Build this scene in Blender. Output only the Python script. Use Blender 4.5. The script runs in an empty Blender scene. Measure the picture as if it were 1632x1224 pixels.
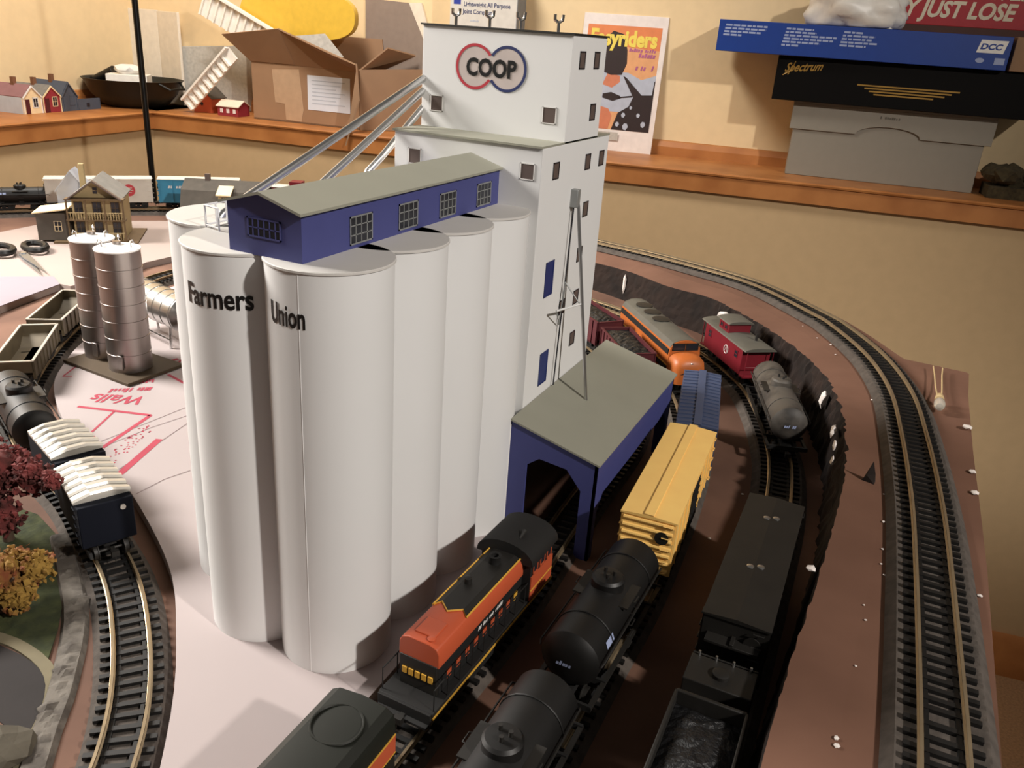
import bpy, bmesh, math, random
from mathutils import Vector, Matrix
K = 0.01                      # everything below is written in centimetres, HO scale layout
PI = math.pi
SC = bpy.context.scene
C = SC.collection
random.seed(7)

# ---------------------------------------------------------------- camera
cam_d = bpy.data.cameras.new('camera'); cam = bpy.data.objects.new('camera', cam_d); C.objects.link(cam)
RIGHT = Vector((0.89984, 0.43112, 0.06657)); DOWN = Vector((0.22281, -0.32302, -0.91979)); FWD = Vector((-0.37504, 0.84249, -0.38672))
rot = Matrix((RIGHT, -DOWN, -FWD)).transposed()
cam.matrix_world = Matrix.Translation(Vector((21.96042, -28.84774, 30.09634)) * K) @ rot.to_4x4()
cam_d.sensor_width = 36; cam_d.lens = 36 * 1318.63 / 1632; cam_d.clip_start = 0.01; cam_d.clip_end = 50
SC.camera = cam

# ---------------------------------------------------------------- light and exposure
SC.view_settings.view_transform = 'Standard'; SC.view_settings.look = 'None'
SC.view_settings.gamma = 1; SC.view_settings.use_curve_mapping = False
SC.view_settings.exposure = 0
wd = bpy.data.worlds.new('world'); SC.world = wd; wd.use_nodes = True
wd.node_tree.nodes['Background'].inputs[0].default_value = (1.0, .9, .8, 1)
wd.node_tree.nodes['Background'].inputs[1].default_value = .09

def lamp(name, kind, loc, target, watts, col, size=.2, angle=90, blend=.3):
    d = bpy.data.lights.new(name, kind); d.energy = watts; d.color = col
    if kind == 'SPOT': d.spot_size = math.radians(angle); d.spot_blend = blend; d.shadow_soft_size = size
    elif kind == 'AREA': d.shape = 'DISK'; d.size = size
    else: d.shadow_soft_size = size
    o = bpy.data.objects.new(name, d); C.objects.link(o)
    o.location = Vector(loc) * K
    o.rotation_euler = (Vector(target) - Vector(loc)).to_track_quat('-Z', 'Y').to_euler()
    return o
# a ceiling bulb to the right of the camera, and one over the left part of the layout
lamp('ceiling_spot', 'SPOT', (166, -45, 128), (-80, 60, 20), 142, (1, .93, .86), .04, 84, .7)
lamp('left_lamp', 'SPOT', (-120, -8, 84), (-35, 6, 0), 165, (1, .95, .89), .22, 80, .45)
lamp('corner_lamp', 'SPOT', (-92, 78, 128), (-132, 118, 12), 82, (1, .94, .87), .2, 132, .5)

# ---------------------------------------------------------------- materials
def lin(h):
    c = [int(h[i:i+2], 16) / 255 for i in (0, 2, 4)]
    return [x / 12.92 if x <= .04045 else ((x + .055) / 1.055) ** 2.4 for x in c]
def mat(name, h, rough=.6, metal=0, var=.06, scale=60, bump=0, spec=.5, h2=None, mix=(.45, .6)):
    m = bpy.data.materials.new(name); m.use_nodes = True
    nt = m.node_tree; b = nt.nodes['Principled BSDF']; c = lin(h)
    b.inputs['Roughness'].default_value = rough; b.inputs['Metallic'].default_value = metal
    b.inputs['Specular IOR Level'].default_value = spec
    tc = nt.nodes.new('ShaderNodeTexCoord'); n = nt.nodes.new('ShaderNodeTexNoise')
    n.inputs['Scale'].default_value = scale; n.inputs['Detail'].default_value = 4
    nt.links.new(tc.outputs['Object'], n.inputs['Vector'])
    r = nt.nodes.new('ShaderNodeValToRGB')
    a, e = r.color_ramp.elements
    if h2:
        d = lin(h2); a.position, e.position = mix
        a.color = (*c, 1); e.color = (*d, 1)
    else:
        a.position, e.position = .3, .7
        a.color = (*[x * (1 - var) for x in c], 1); e.color = (*[min(1, x * (1 + var)) for x in c], 1)
    nt.links.new(n.outputs['Fac'], r.inputs['Fac']); nt.links.new(r.outputs['Color'], b.inputs['Base Color'])
    if bump:
        bp = nt.nodes.new('ShaderNodeBump'); bp.inputs['Strength'].default_value = bump; bp.inputs['Distance'].default_value = .002
        nt.links.new(n.outputs['Fac'], bp.inputs['Height']); nt.links.new(bp.outputs['Normal'], b.inputs['Normal'])
    return m
M = {}
def mk(k, *a, **kw): M[k] = mat(k, *a, **kw); return M[k]
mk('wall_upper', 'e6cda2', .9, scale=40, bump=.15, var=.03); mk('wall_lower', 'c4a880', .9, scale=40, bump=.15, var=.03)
mk('oak', 'b87a44', .45, scale=14, h2='a06434', mix=(.35, .7)); mk('carpet', '8a6848', .95, scale=200, var=.2)
mk('board_brown', '5c4032', .85, scale=18, h2='6e4f3f', mix=(.35, .65), bump=.15)
mk('deck_brown', '735140', .8, scale=16, h2='664636', mix=(.35, .65), bump=.1)
mk('bank', '150c08', .95, scale=30, h2='281a13', mix=(.4, .7), bump=.8); mk('plaster', 'e8e0da', .8)
mk('foam', 'a89d9c', .8, var=.02, scale=8, bump=.04); mk('redprint', 'a4384a', .8); mk('pencil', '7a6a6a', .8)
mk('foam_dull', '95867f', .85, var=.03, scale=8); mk('paper', '857c84', .7, var=.02); mk('roadbed', '4d4640', .95, scale=150, var=.25, bump=.5)
mk('tie', '0d0c0b', .6, var=.2); mk('rail', 'a8967a', .35, .7, var=.1)
mk('silo', 'dcdcdb', .6, var=.012, scale=25); mk('silo_cap', 'c8c5c0', .6, var=.015)
mk('roofgrey', '8f8e80', .75, var=.03, scale=30); mk('navy', '40447a', .6, var=.03)
mk('winbrown', '5d504b', .4); mk('windark', '23252c', .25); mk('winblue', '1d2c66', .4); mk('white', 'e6e4e0', .5); mk('mullion', '8f9190', .4, .3)
mk('black', '080808', .45); mk('matteblack', '0e0d0c', .75, var=.2); mk('logored', 'b0303c', .5); mk('logoblue', '252f5e', .5); mk('logofill', 'bcb0ab', .6)
mk('steel', 'c9c9c8', .28, .95, var=.03); mk('chrome', 'd8d8d8', .15, 1); mk('bin', '9c9490', .34, .92, var=.04, scale=20)
mk('orange', 'bd5636', .4, var=.03); mk('locogreen', '100f0e', .5, var=.15); mk('yellowstripe', 'd9a640', .45); mk('railgreen', '181a14', .5)
mk('yellowcar', 'ffd07a', .5, var=.04); mk('bluecar', '3f4a66', .6, var=.06); mk('redcar', '70101f', .5, var=.08); mk('maroon', '4c141c', .6, var=.1)
mk('greycar', '4e4943', .6, h2='322f2c', scale=60); mk('darktop', '1d1b18', .55, var=.2); mk('coal', '0c0c0e', .5, var=.5, scale=300, bump=1); mk('locoroof', '56544c', .6, var=.12)
mk('silver', 'c8c4bb', .35, .4, var=.05); mk('gondola', '5e5442', .5, .2, var=.2); mk('darkblue', '060a16', .8, spec=.2); mk('whitecar', 'd9d4c8', .4); mk('tealcar', '3d8fb4', .45); mk('emblem', 'c8404a', .5)
mk('cream', 'a8946c', .7); mk('greywall', '4e473f', .8, var=.15); mk('tan', '5e4a30', .7, var=.15); mk('shingle', '7d7a74', .85, var=.1, scale=120); mk('barn', '4c463e', .85, var=.15, scale=80); mk('bluegrey', 'a6aab4', .7)
mk('redhouse', '8e2a34', .6); mk('mauve', '8d6668', .8); mk('palehouse', 'c3ccd6', .7); mk('slate', '4a505c', .8); mk('chimney', '7a5238', .8); mk('peach', 'e6cfa6', .7); mk('greenhouse', '6a7a68', .7)
mk('cardboard', '977659', .8, var=.05, scale=20); mk('tape', 'b5977a', .5); mk('label', 'd5dae4', .6, var=.02); mk('labelink', 'b4bac6', .7)
mk('yellowplastic', 'dcb542', .35); mk('greypanel', 'b9b6ae', .85, var=.12, scale=120); mk('whitepanel', 'e3d8c6', .6); mk('whiteplastic', 'f4efe6', .45); mk('greybox', '8c867a', .6, var=.02); mk('boxline', '5d584e', .7)
mk('blackbox', '080605', .6, spec=.12); mk('gold', 'a8813a', .4, .3); mk('bluebox', '123a8c', .45, var=.04); mk('boxprint', '9aa6c8', .6); mk('signred', 'b21c28', .45); mk('signtext', 'eadcc0', .5); mk('sign_edge', '4a2416', .6); mk('bag', 'e6e2da', .4)
mk('bucket', 'd2cec6', .5); mk('bucket_side', '7e838a', .6); mk('bucketblue', '2d3f9a', .5); mk('magwhite', 'e4dad4', .6); mk('magorange', 'd9804e', .5); mk('magpeach', 'dba070', .5); mk('magyellow', 'e6cf5a', .5); mk('magpurple', 'a85a86', .5); mk('maggrey', 'aeb4c2', .5); mk('magskin', 'c87a5a', .5); mk('magblack', '2a1c1c', .5)
mk('wire', 'c4ac80', .4); mk('bowl', '0c100e', .5); mk('greybrown', '8c7c70', .85, var=.06); mk('orangeloco', 'b5622c', .45); mk('pole', '0c0b0a', .35, .3); mk('maple', '3c1713', .9, var=.4, scale=90, h2='6a2a28', mix=(.4, .62)); mk('autumn', '86682a', .9, scale=90, h2='6e3a1c', mix=(.42, .62)); mk('trunk', '4a3a2c', .9); mk('grass', '3b4020', .95, scale=120, h2='262d16', mix=(.35, .65), bump=.8)
mk('wood_dark', '4a3c2a', .8); mk('asphalt', '241f1e', .9, var=.15); mk('kerb', '6e6650', .9, var=.1); mk('stone', '6c665e', .9, scale=90, h2='4c4640', mix=(.4, .6), bump=1); mk('rock', '4e483c', .9, var=.2, bump=.6); mk('scissor', '9aa0a8', .3, .9); mk('wood', '8a6a4c', .7); mk('darkshrub', '3d3420', .95, var=.4, scale=120); mk('basewood', '6a5238', .8)
mg = bpy.data.materials.new('bulb_glass'); mg.use_nodes = True
gb = mg.node_tree.nodes['Principled BSDF']; gb.inputs['Transmission Weight'].default_value = .6; gb.inputs['Roughness'].default_value = .08; gb.inputs['Base Color'].default_value = (.9, .85, .75, 1); M['glass'] = mg

# ---------------------------------------------------------------- mesh helpers
class MB:
    def __init__(s): s.v = []; s.f = []; s.m = []
    def add(s, vs, fs, mi=0):
        o = len(s.v); s.v += [tuple(p) for p in vs]
        for q in fs: s.f.append([o + i for i in q]); s.m.append(mi)
        return s
    def box(s, x0, x1, y0, y1, z0, z1, mi=0, xf=None):
        P = [(x, y, z) for z in (z0, z1) for y in (y0, y1) for x in (x0, x1)]
        if xf: P = [tuple(xf @ Vector(p)) for p in P]
        return s.add(P, [(0, 2, 3, 1), (4, 5, 7, 6), (0, 1, 5, 4), (2, 6, 7, 3), (0, 4, 6, 2), (1, 3, 7, 5)], mi)
    def cbox(s, c, d, mi=0, rz=0, rx=0, ry=0):
        xf = Matrix.Translation(c) @ Matrix.Rotation(rz, 4, 'Z') @ Matrix.Rotation(rx, 4, 'X') @ Matrix.Rotation(ry, 4, 'Y')
        return s.box(-d[0]/2, d[0]/2, -d[1]/2, d[1]/2, -d[2]/2, d[2]/2, mi, xf)
    def ext(s, poly, ax, a0, a1, mi=0, cap=True):   # polygon extruded along an axis
        n = len(poly)
        def p(q, a): return (a, *q) if ax == 'x' else ((q[0], a, q[1]) if ax == 'y' else (*q, a))
        fs = [(i, (i+1) % n, n + (i+1) % n, n + i) for i in range(n)]
        if cap: fs += [tuple(range(n))[::-1], tuple(range(n, 2*n))]
        return s.add([p(q, a0) for q in poly] + [p(q, a1) for q in poly], fs, mi)
    def rev(s, prof, seg=24, mi=0, xf=None):          # revolve (r, h) about z, through xf
        o = []; n = len(prof)
        for r, h in prof:
            for k in range(seg):
                a = 2*PI*k/seg; o.append(Vector((r*math.cos(a), r*math.sin(a), h)))
        if xf: o = [xf @ p for p in o]
        fs = [(i*seg+k, i*seg+(k+1) % seg, (i+1)*seg+(k+1) % seg, (i+1)*seg+k) for i in range(n-1) for k in range(seg)]
        fs += [tuple(range(seg))[::-1], tuple(range((n-1)*seg, n*seg))]
        return s.add(o, fs, mi)
    def cyl(s, a, b, r, mi=0, seg=12, r2=None):
        a, b = Vector(a), Vector(b); d = b - a
        xf = Matrix.Translation(a) @ d.to_track_quat('Z', 'Y').to_matrix().to_4x4()
        return s.rev([(r, 0), (r if r2 is None else r2, d.length)], seg, mi, xf)
    def tube(s, pts, r, mi=0, seg=8, closed=False):
        P = [Vector(p) for p in pts]; n = len(P); o = []
        up = Vector((0, 0, 1)); prev = None
        for i in range(n):
            t = (P[(i+1) % n] - P[i-1]) if closed else (P[min(i+1, n-1)] - P[max(i-1, 0)])
            t.normalize()
            u = (prev - t * prev.dot(t)) if prev else (t.cross(up) if abs(t.z) < .95 else t.cross(Vector((1, 0, 0))))
            u.normalize(); w = t.cross(u); prev = u
            rr = r[i] if isinstance(r, (list, tuple)) else r
            o += [P[i] + (u*math.cos(2*PI*k/seg) + w*math.sin(2*PI*k/seg))*rr for k in range(seg)]
        fs = [(i*seg+k, i*seg+(k+1) % seg, ((i+1) % n)*seg+(k+1) % seg, ((i+1) % n)*seg+k) for i in range(n if closed else n-1) for k in range(seg)]
        if not closed: fs += [tuple(range(seg))[::-1], tuple(range((n-1)*seg, n*seg))]
        return s.add(o, fs, mi)
    def sweep(s, pts, prof, mi=0):                     # profile (side, up) carried along a path, capped
        P = [Vector(p) for p in pts]; n = len(P); k = len(prof); o = []
        for i in range(n):
            t = P[min(i+1, n-1)] - P[max(i-1, 0)]; r = Vector((t.y, -t.x, 0)).normalized()
            o += [P[i] + r*a + Vector((0, 0, b)) for a, b in prof]
        fs = [(i*k+j, i*k+(j+1) % k, (i+1)*k+(j+1) % k, (i+1)*k+j) for i in range(n-1) for j in range(k)]
        fs += [tuple(range(k))[::-1], tuple(range((n-1)*k, n*k))]
        return s.add(o, fs, mi)
    def ball(s, c, r, mi=0, sub=1, sq=(1, 1, 1), jit=0):
        bm = bmesh.new(); bmesh.ops.create_icosphere(bm, subdivisions=sub, radius=1)
        vs = [(c[0]+v.co.x*r*sq[0]*(1+random.uniform(-jit, jit)), c[1]+v.co.y*r*sq[1]*(1+random.uniform(-jit, jit)), c[2]+v.co.z*r*sq[2]*(1+random.uniform(-jit, jit))) for v in bm.verts]
        fs = [tuple(v.index for v in f.verts) for f in bm.faces]; bm.free()
        return s.add(vs, fs, mi)
    def flat(s, poly, fn, mi=0):
        return s.add([fn(*q) for q in poly], [tuple(range(len(poly)))], mi)
    def text(s, body, fn, h=1, xs=1, bold=0, mi=0, shear=0, space=1, w=None):  # letters laid on a surface by fn(u, v); returns the width
        cu = bpy.data.curves.new('lettering', 'FONT'); cu.body = body; cu.size = 1; cu.offset = bold; cu.resolution_u = 3; cu.shear = shear; cu.space_character = space
        ob = bpy.data.objects.new('lettering', cu); C.objects.link(ob)
        me = bpy.data.meshes.new_from_object(ob.evaluated_get(bpy.context.evaluated_depsgraph_get()))
        q = 1 / .7 * h
        if w: xs = w/max(v.co.x*q for v in me.vertices)
        s.add([fn(v.co.x*q*xs, v.co.y*q) for v in me.vertices], [tuple(p.vertices) for p in me.polygons], mi)
        w = max([v.co.x for v in me.vertices], default=0)*q*xs
        bpy.data.objects.remove(ob); bpy.data.curves.remove(cu); bpy.data.meshes.remove(me)
        return w
    def marks(s, fn, w, h, n, mi=0, seed=1, sl=.25):    # unreadable small print: a row of letter-sized strokes
        r = random.Random(seed); d = w/n
        for k in range(n):
            if r.random() < .1: continue
            x = k*d; a = h*r.uniform(.6, 1); b = d*r.uniform(.55, .9)
            s.add([fn(x, 0), fn(x+b, 0), fn(x+b+a*sl, a), fn(x+a*sl, a)], [(0, 1, 2, 3)], mi)
        return s
    def build(s, name, mats, parent=None, bevel=0, loc=None, rz=0, smooth=True, sharp=35, fix=True):
        me = bpy.data.meshes.new(name); me.from_pydata([(x*K, y*K, z*K) for x, y, z in s.v], [], s.f)
        for q in (mats if isinstance(mats, (list, tuple)) else [mats]): me.materials.append(M[q])
        me.polygons.foreach_set('material_index', s.m)
        if fix:
            bm = bmesh.new(); bm.from_mesh(me); bmesh.ops.recalc_face_normals(bm, faces=bm.faces); bm.to_mesh(me); bm.free()
        if smooth:
            me.polygons.foreach_set('use_smooth', [True]*len(me.polygons)); me.set_sharp_from_angle(angle=math.radians(sharp))
        me.update()
        o = bpy.data.objects.new(name, me); C.objects.link(o)
        if parent: o.parent = parent
        if loc: o.location = Vector(loc)*K
        o.rotation_euler.z = rz
        if bevel:
            b = o.modifiers.new('bevel', 'BEVEL'); b.width = bevel*K; b.segments = 2; b.limit_method = 'ANGLE'; b.angle_limit = math.radians(40)
        return o
def tag(o, label, cat, group=None, kind=None):
    o['label'] = label; o['category'] = cat
    if group: o['group'] = group
    if kind: o['kind'] = kind
    return o
def thing(name, label, cat, loc=(0, 0, 0), rz=0, group=None):
    o = bpy.data.objects.new(name, None); o.empty_display_size = .01; C.objects.link(o)
    o.location = Vector(loc)*K; o.rotation_euler.z = rz
    return tag(o, label, cat, group)
def struct(o): o['kind'] = 'structure'; return o
def copy_tree(o, parent=None):
    c = o.copy(); C.objects.link(c); c.parent = parent
    for ch in list(o.children): copy_tree(ch, c)
    return c
def smooth_path(pts, step=.35):
    P = [Vector(p) for p in pts]; P = [2*P[0]-P[1]] + P + [2*P[-1]-P[-2]]; o = []
    for i in range(1, len(P)-2):
        a, b, c, d = P[i-1:i+3]; n = max(2, int((c-b).length/step))
        for k in range(n):
            t = k/n
            o.append(.5*((2*b) + (c-a)*t + (2*a-5*b+4*c-d)*t*t + (3*b-a-3*c+d)*t**3))
    o.append(P[-2]); return o
def snap(path, x, y):
    i = min(range(1, len(path)-1), key=lambda k: (path[k].x-x)**2 + (path[k].y-y)**2)
    t = path[i+1]-path[i-1]
    return path[i].x, path[i].y, math.atan2(-t.x, t.y)
# wall frame: s along the back wall, t behind the front of the ledge, z up
WA = math.radians(8); WO = (-38.6, 152.4)
def W(s, t, z=0): return (WO[0]+s*math.cos(WA)-t*math.sin(WA), WO[1]+s*math.sin(WA)+t*math.cos(WA), z)
# ================================================================ THE ROOM
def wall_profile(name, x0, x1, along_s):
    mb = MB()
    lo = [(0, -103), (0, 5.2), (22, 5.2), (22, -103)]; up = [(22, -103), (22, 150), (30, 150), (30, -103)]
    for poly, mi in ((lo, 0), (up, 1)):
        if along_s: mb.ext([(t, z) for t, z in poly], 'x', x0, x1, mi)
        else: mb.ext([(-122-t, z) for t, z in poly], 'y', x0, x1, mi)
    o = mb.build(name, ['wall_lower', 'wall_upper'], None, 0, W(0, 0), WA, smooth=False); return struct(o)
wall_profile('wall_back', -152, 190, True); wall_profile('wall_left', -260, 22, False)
for name, al in (('trim_1', True), ('trim_2', False)):
    mb = MB()
    face = [(-1.2, 1.7), (-1.2, 5.2), (-1.6, 5.35), (-1.7, 5.7), (-1.4, 6), (22, 6), (22, 5.2), (0, 5.2), (0, 1.7)]
    back = [(22, 6), (22, 9.4), (21.4, 9.2), (20.8, 8), (20.8, 6)]
    for p in (face, back):
        if al: mb.ext(p, 'x', -121, 190, 0)
        else: mb.ext([(-122-t, z) for t, z in p], 'y', -260, 1.2 if p is face else 21, 0)
    struct(mb.build(name, 'oak', None, 0, W(0, 0), WA, sharp=25))
mb = MB(); mb.box(-260, 240, -260, 60, -106, -103); struct(mb.build('floor', 'carpet', None, 0, W(0, 0), WA))
mb = MB(); mb.ext([(0, -103), (0, -92), (-.8, -91.5), (-1.5, -93), (-1.5, -103)], 'x', -122, 190); struct(mb.build('baseboard_back', 'oak', None, 0, W(0, 0), WA))

# ================================================================ THE LAYOUT
tb = thing('layout_table', 'brown painted plywood table top carrying the model railway', 'table', (0, 0, -103))
TOP = [(-118, -48), (29.5, -48), (29.5, 50), (10, 72), (-8, 82), (-60, 93), (-82, 88), (-104, 70), (-118, 52)]
mb = MB(); mb.ext([(x, y) for x, y in TOP], 'z', 100, 102.2); mb.build('table_top', 'board_brown', tb)
for x, y in ((-108, -40), (22, -40), (22, 44), (-60, 80), (-108, 40)):
    mb = MB(); mb.box(x-3, x+3, y-3, y+3, 0, 100); mb.build('leg', 'basewood', tb, .3)
GZ = -.8
def curve2(pts): return [(p.x, p.y) for p in smooth_path([(x, y, 0) for x, y in pts], 1.2)]
foam = thing('foam_sheet', 'white foam insulation board with red printing lying under the grain elevator', 'foam board')
edge = curve2([(3.7, -24), (2.7, -18.5), (1.1, -14.2), (-1.4, -10.7), (-4.4, -7), (-7.7, -3.7), (-11.2, -.6), (-16.2, 2.5), (-22.9, 5.9), (-28.5, 7.9), (-33.5, 9.8), (-39.9, 13.9), (-43.5, 17.8), (-46.6, 22.2), (-50.3, 30), (-53.2, 37), (-53.8, 45), (-50, 52), (-42, 58)])
outl = edge + [(-14, 54), (-4.5, 48), (-1, 44), (.8, 38), (2.6, 32), (2.6, 14), (3.9, 8), (4.0, -8), (3.8, -24)]
mb = MB(); mb.ext(outl, 'z', GZ, 0); mb.build('board', 'foam', foam, smooth=False)
def on(z): return lambda u, v: (u, v, z)
mb = MB()
def stroke(mb, pts, w, z, mi=0):
    for a, b in zip(pts, pts[1:]):
        a, b = Vector((*a, 0)), Vector((*b, 0)); d = b-a; n = Vector((-d.y, d.x, 0)).normalized()*w/2
        mb.add([(*(a+n).xy, z), (*(b+n).xy, z), (*(b-n).xy, z), (*(a-n).xy, z)], [(0, 1, 2, 3)], mi)
def printed(mb, body, p0, p1, h, xs=1, z=.02, mi=0, bold=.02, sh=.2):      # letters from p0 towards p1
    d = Vector(p1)-Vector(p0); d.normalize(); n = Vector((-d.y, d.x))
    mb.text(body, lambda u, v: (p0[0]+d.x*u+n.x*v, p0[1]+d.y*u+n.y*v, z), h, 1, bold, mi, sh, w=(Vector(p1)-Vector(p0)).length)
A, B = [(-31.66, 16.42), (-35.63, 14.51)]
printed(mb, 'Walls', A, B, 1.6, 1.15)
for (A, B), h_, n_ in (([(-32.94, 18.14), (-35.48, 15.90)], .9, 11), ([(-34.23, 19.47), (-35.09, 18.18)], .8, 6)):
    d_ = (Vector(B)-Vector(A)); L_ = d_.length; d_.normalize(); n2 = Vector((-d_.y, d_.x))
    mb.marks(lambda u, v: (A[0]+d_.x*u+n2.x*v, A[1]+d_.y*u+n2.y*v, .02), L_, h_, n_, 0, n_)
mb.build('printed_lettering', 'redprint', foam, fix=False)
for w, pts in ((.35, [(-34.70, 12.07), (-28.77, 14.02), (-27.30, 8.19)]), (.2, [(-31.63, 12.97), (-29.98, 9.42)]), (.55, [(-25.01, 11.40), (-23.17, 6.11)]), (.22, [(-29.98, 9.42), (-26.63, 7.68)]), (.16, [(-41.85, 17.57), (-40.89, 15.54), (-40.26, 15.98)]), (.25, [(-34.41, 20.77), (-35.80, 24.35)]), (.3, [(-34.04, 20.85), (-31.23, 20.16)]), (.4, [(-36.42, 23.12), (-36.16, 24.09)])):
    lm = MB(); stroke(lm, pts, w, .015); lm.build('printed_line', 'redprint', foam, fix=False)
mb = MB()
rd = random.Random(3)
PA, PB, PC = [(-25.70, 6.79), (-28.01, 12.58), (-24.32, 6.89)]
for k in range(60):
    u, v = rd.random(), rd.random()*.7
    x = PA[0]+(PB[0]-PA[0])*u+(PC[0]-PA[0])*v*1.2; y = PA[1]+(PB[1]-PA[1])*u+(PC[1]-PA[1])*v*1.2
    mb.ext([(x+.08*math.cos(i*1.05), y+.08*math.sin(i*1.05)) for i in range(6)], 'z', .0, .015)
mb.build('printed_dots', 'redprint', foam, fix=False)
for pts in ([(-28.23, 8.80), (-27.93, 12.63), (-27.60, 16.86)], [(-27.39, 8.37), (-27.03, 12.42), (-26.36, 15.63)], [(-20.12, 4.79), (-20.08, 7.23), (-19.54, 9.06)], [(-23.74, 6.60), (-24.54, 10.71), (-25.39, 14.86)]):
    lm = MB(); stroke(lm, pts, .09, .012); lm.build('pencil_line', 'pencil', foam, fix=False)
# white sheet under the houses at the back left
o = MB().ext([(-59.14, 18.63), (-62.03, 24.58), (-64.47, 33.52), (-62.71, 33.61), (-62.44, 39.30), (-64.38, 46.11), (-64.22, 50.03), (-62.88, 55.20), (-76.30, 68.98), (-82.28, 63.31), (-85.51, 60.25), (-91.50, 51.04), (-90.60, 39.29)], 'z', GZ, 0).build('foam_sheet', 'foam_dull', None, smooth=False)
tag(o, 'dull white foam board under the houses at the far left of the table', 'foam board')
o = MB().ext([(-61.43, 21.46), (-73.68, 29.68), (-67.18, 34.97), (-64.13, 33.35), (-61.94, 24.53)], 'z', 0.01, .06).build('paper_sheet', 'paper', None, smooth=False)
tag(o, 'white paper sheet lying below the scissors', 'paper')

# ---- tracks: roadbed, tie strip and two rails each
def track(name, label, pts, w=4.6, tie_to=None):
    P = smooth_path(pts, .36); t = thing(name, label, 'railway track', group=None)
    bed = [(-w/2, 0), (-w/2+.45, .45), (w/2-.45, .45), (w/2, 0)]
    MB().sweep(P[::3]+[P[-1]], bed).build('roadbed', 'roadbed', t)
    mb = MB(); L = 0; last = -1
    for i in range(1, len(P)-1):
        L += (P[i]-P[i-1]).length
        if L-last > .53:
            last = L; d = P[i+1]-P[i-1]; rz = math.atan2(-d.x, d.y); rx = math.atan2(d.z, d.xy.length)
            mb.cbox((P[i].x, P[i].y, P[i].z+.54), (2.95, .27, .2), 0, rz, rx)
    for s in (-.6, .6):
        mb.sweep(P[::3]+[P[-1]], [(s-.09, .43), (s-.09, .6), (s+.09, .6), (s+.09, .43)])
    mb.build('tie_strip', 'tie', t, smooth=False)
    for s in (-.86, .86):
        MB().sweep(P[::2]+[P[-1]], [(s-.12, .63), (s-.12, .67), (s-.04, .7), (s-.04, .82), (s-.07, .84), (s-.07, .91), (s+.07, .91), (s+.07, .84), (s+.04, .82), (s+.04, .7), (s+.12, .67), (s+.12, .63)]).build('rail', 'rail', t, smooth=False)
    return P
RZ = GZ+.91                                   # top of the rails on the lower level
g = lambda L: [(x, y, GZ) for x, y in L]
SIDING = track('railway_track', 'siding track running through the blue loading shed', g([(6.6, -30), (6.5, -14), (6.45, -3), (6.7, 7), (6.1, 20), (5.6, 33), (2.6, 42.5), (-1.4, 48), (-6.5, 53.2), (-15, 58)]), 3.4)
MAIN = track('railway_track', 'yard track under the yellow and blue boxcars', g([(12.4, -30), (12.5, -14), (12.55, -5), (12.6, 5), (12.7, 13), (12.0, 25), (10.7, 34), (7.8, 42.5), (4, 48.6), (-1, 53.9), (-9, 59.3), (-20, 63.5)]), 3.6)
INNER = track('railway_track', 'curved track at the foot of the broken brown bank', g([(19.8, -30), (19.5, -10), (19.3, 5), (19.1, 18), (18.7, 28), (17.3, 36.8), (14.1, 46.3), (11.2, 51.6), (6, 57.6), (-1.5, 62.6), (-9.6, 66.4), (-25, 70)]), 4.2)
ELEV = track('railway_track', 'raised track curving along the right edge of the layout', [(28.2, -24, 5.2), (28.25, -10, 5.2), (28.2, -3, 5.2), (28.1, 3, 5.2), (27.75, 13.7, 5.2), (27.35, 21.8, 5.2), (26.5, 31.8, 5.1), (25.3, 41.3, 4.95), (22.9, 49.9, 4.8), (19.2, 57.8, 4.6), (16.7, 61.5, 4.5), (8.7, 70.6, 4.2), (-.3, 75.4, 4.0), (-10, 79, 3.8), (-25, 82.3, 3.6), (-42, 84, 3.4)], 4.4)
LEFT = track('railway_track', 'curved track in front of the autumn trees at the left', g([(2.2, -26), (.3, -19), (-1, -15.2), (-3.1, -11.75), (-5.2, -9.05), (-7.9, -6.4), (-11.5, -3.5), (-14.6, -1.5), (-18.4, .4), (-23.4, 2.8), (-30.8, 5.3), (-36.2, 8.1), (-40.7, 11.4), (-44.5, 15.4), (-48, 19.8), (-51.8, 25.4), (-55.2, 31.8), (-57.6, 38.6), (-58.2, 46), (-54.5, 55), (-45, 62)]), 3.7)
REAR = track('railway_track', 'far track below the left wall with parked freight cars', g([(-117, 36), (-109, 46.5), (-103.2, 54), (-98.2, 60.5), (-92.8, 66.8), (-86, 73.4), (-79, 79), (-70, 83.6), (-58, 87), (-46, 88)]), 4.4)

# ---- raised deck with its carved and broken bank
el = thing('raised_deck', 'brown raised foam deck with a broken carved bank at the right', 'deck')
INN = [(-42, 76, 2.4), (-20, 75.6, 2.7), (-9.3, 73, 3.0), (-1.6, 67.6, 3.4), (4, 65, 3.7), (8.2, 60.6, 4), (14.3, 52.6, 4.4), (18.6, 44.7, 4.7), (20.7, 37.3, 5), (21.6, 31.9, 5.1), (22.3, 24, 5.2), (22.2, 15, 5.2), (22, 9, 5.2), (21.7, 2.5, 5.2), (21.5, -8, 5.2), (21.4, -24, 5.2)]
OUT = [(-42, 87, 2.4), (-20, 85.4, 2.7), (-8.5, 82, 3.0), (1.3, 78.2, 3.2), (10.6, 73.3, 3.5), (19.4, 63.4, 4), (22.2, 59, 4.3), (25.4, 53.2, 4.6), (30.9, 52.6, 5), (30.6, 46, 5), (30.5, 33, 5.2), (30.6, 17, 5.2), (30.4, 1.5, 5.2), (30.4, -12, 5.2), (30.4, -24, 5.2)]
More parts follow.
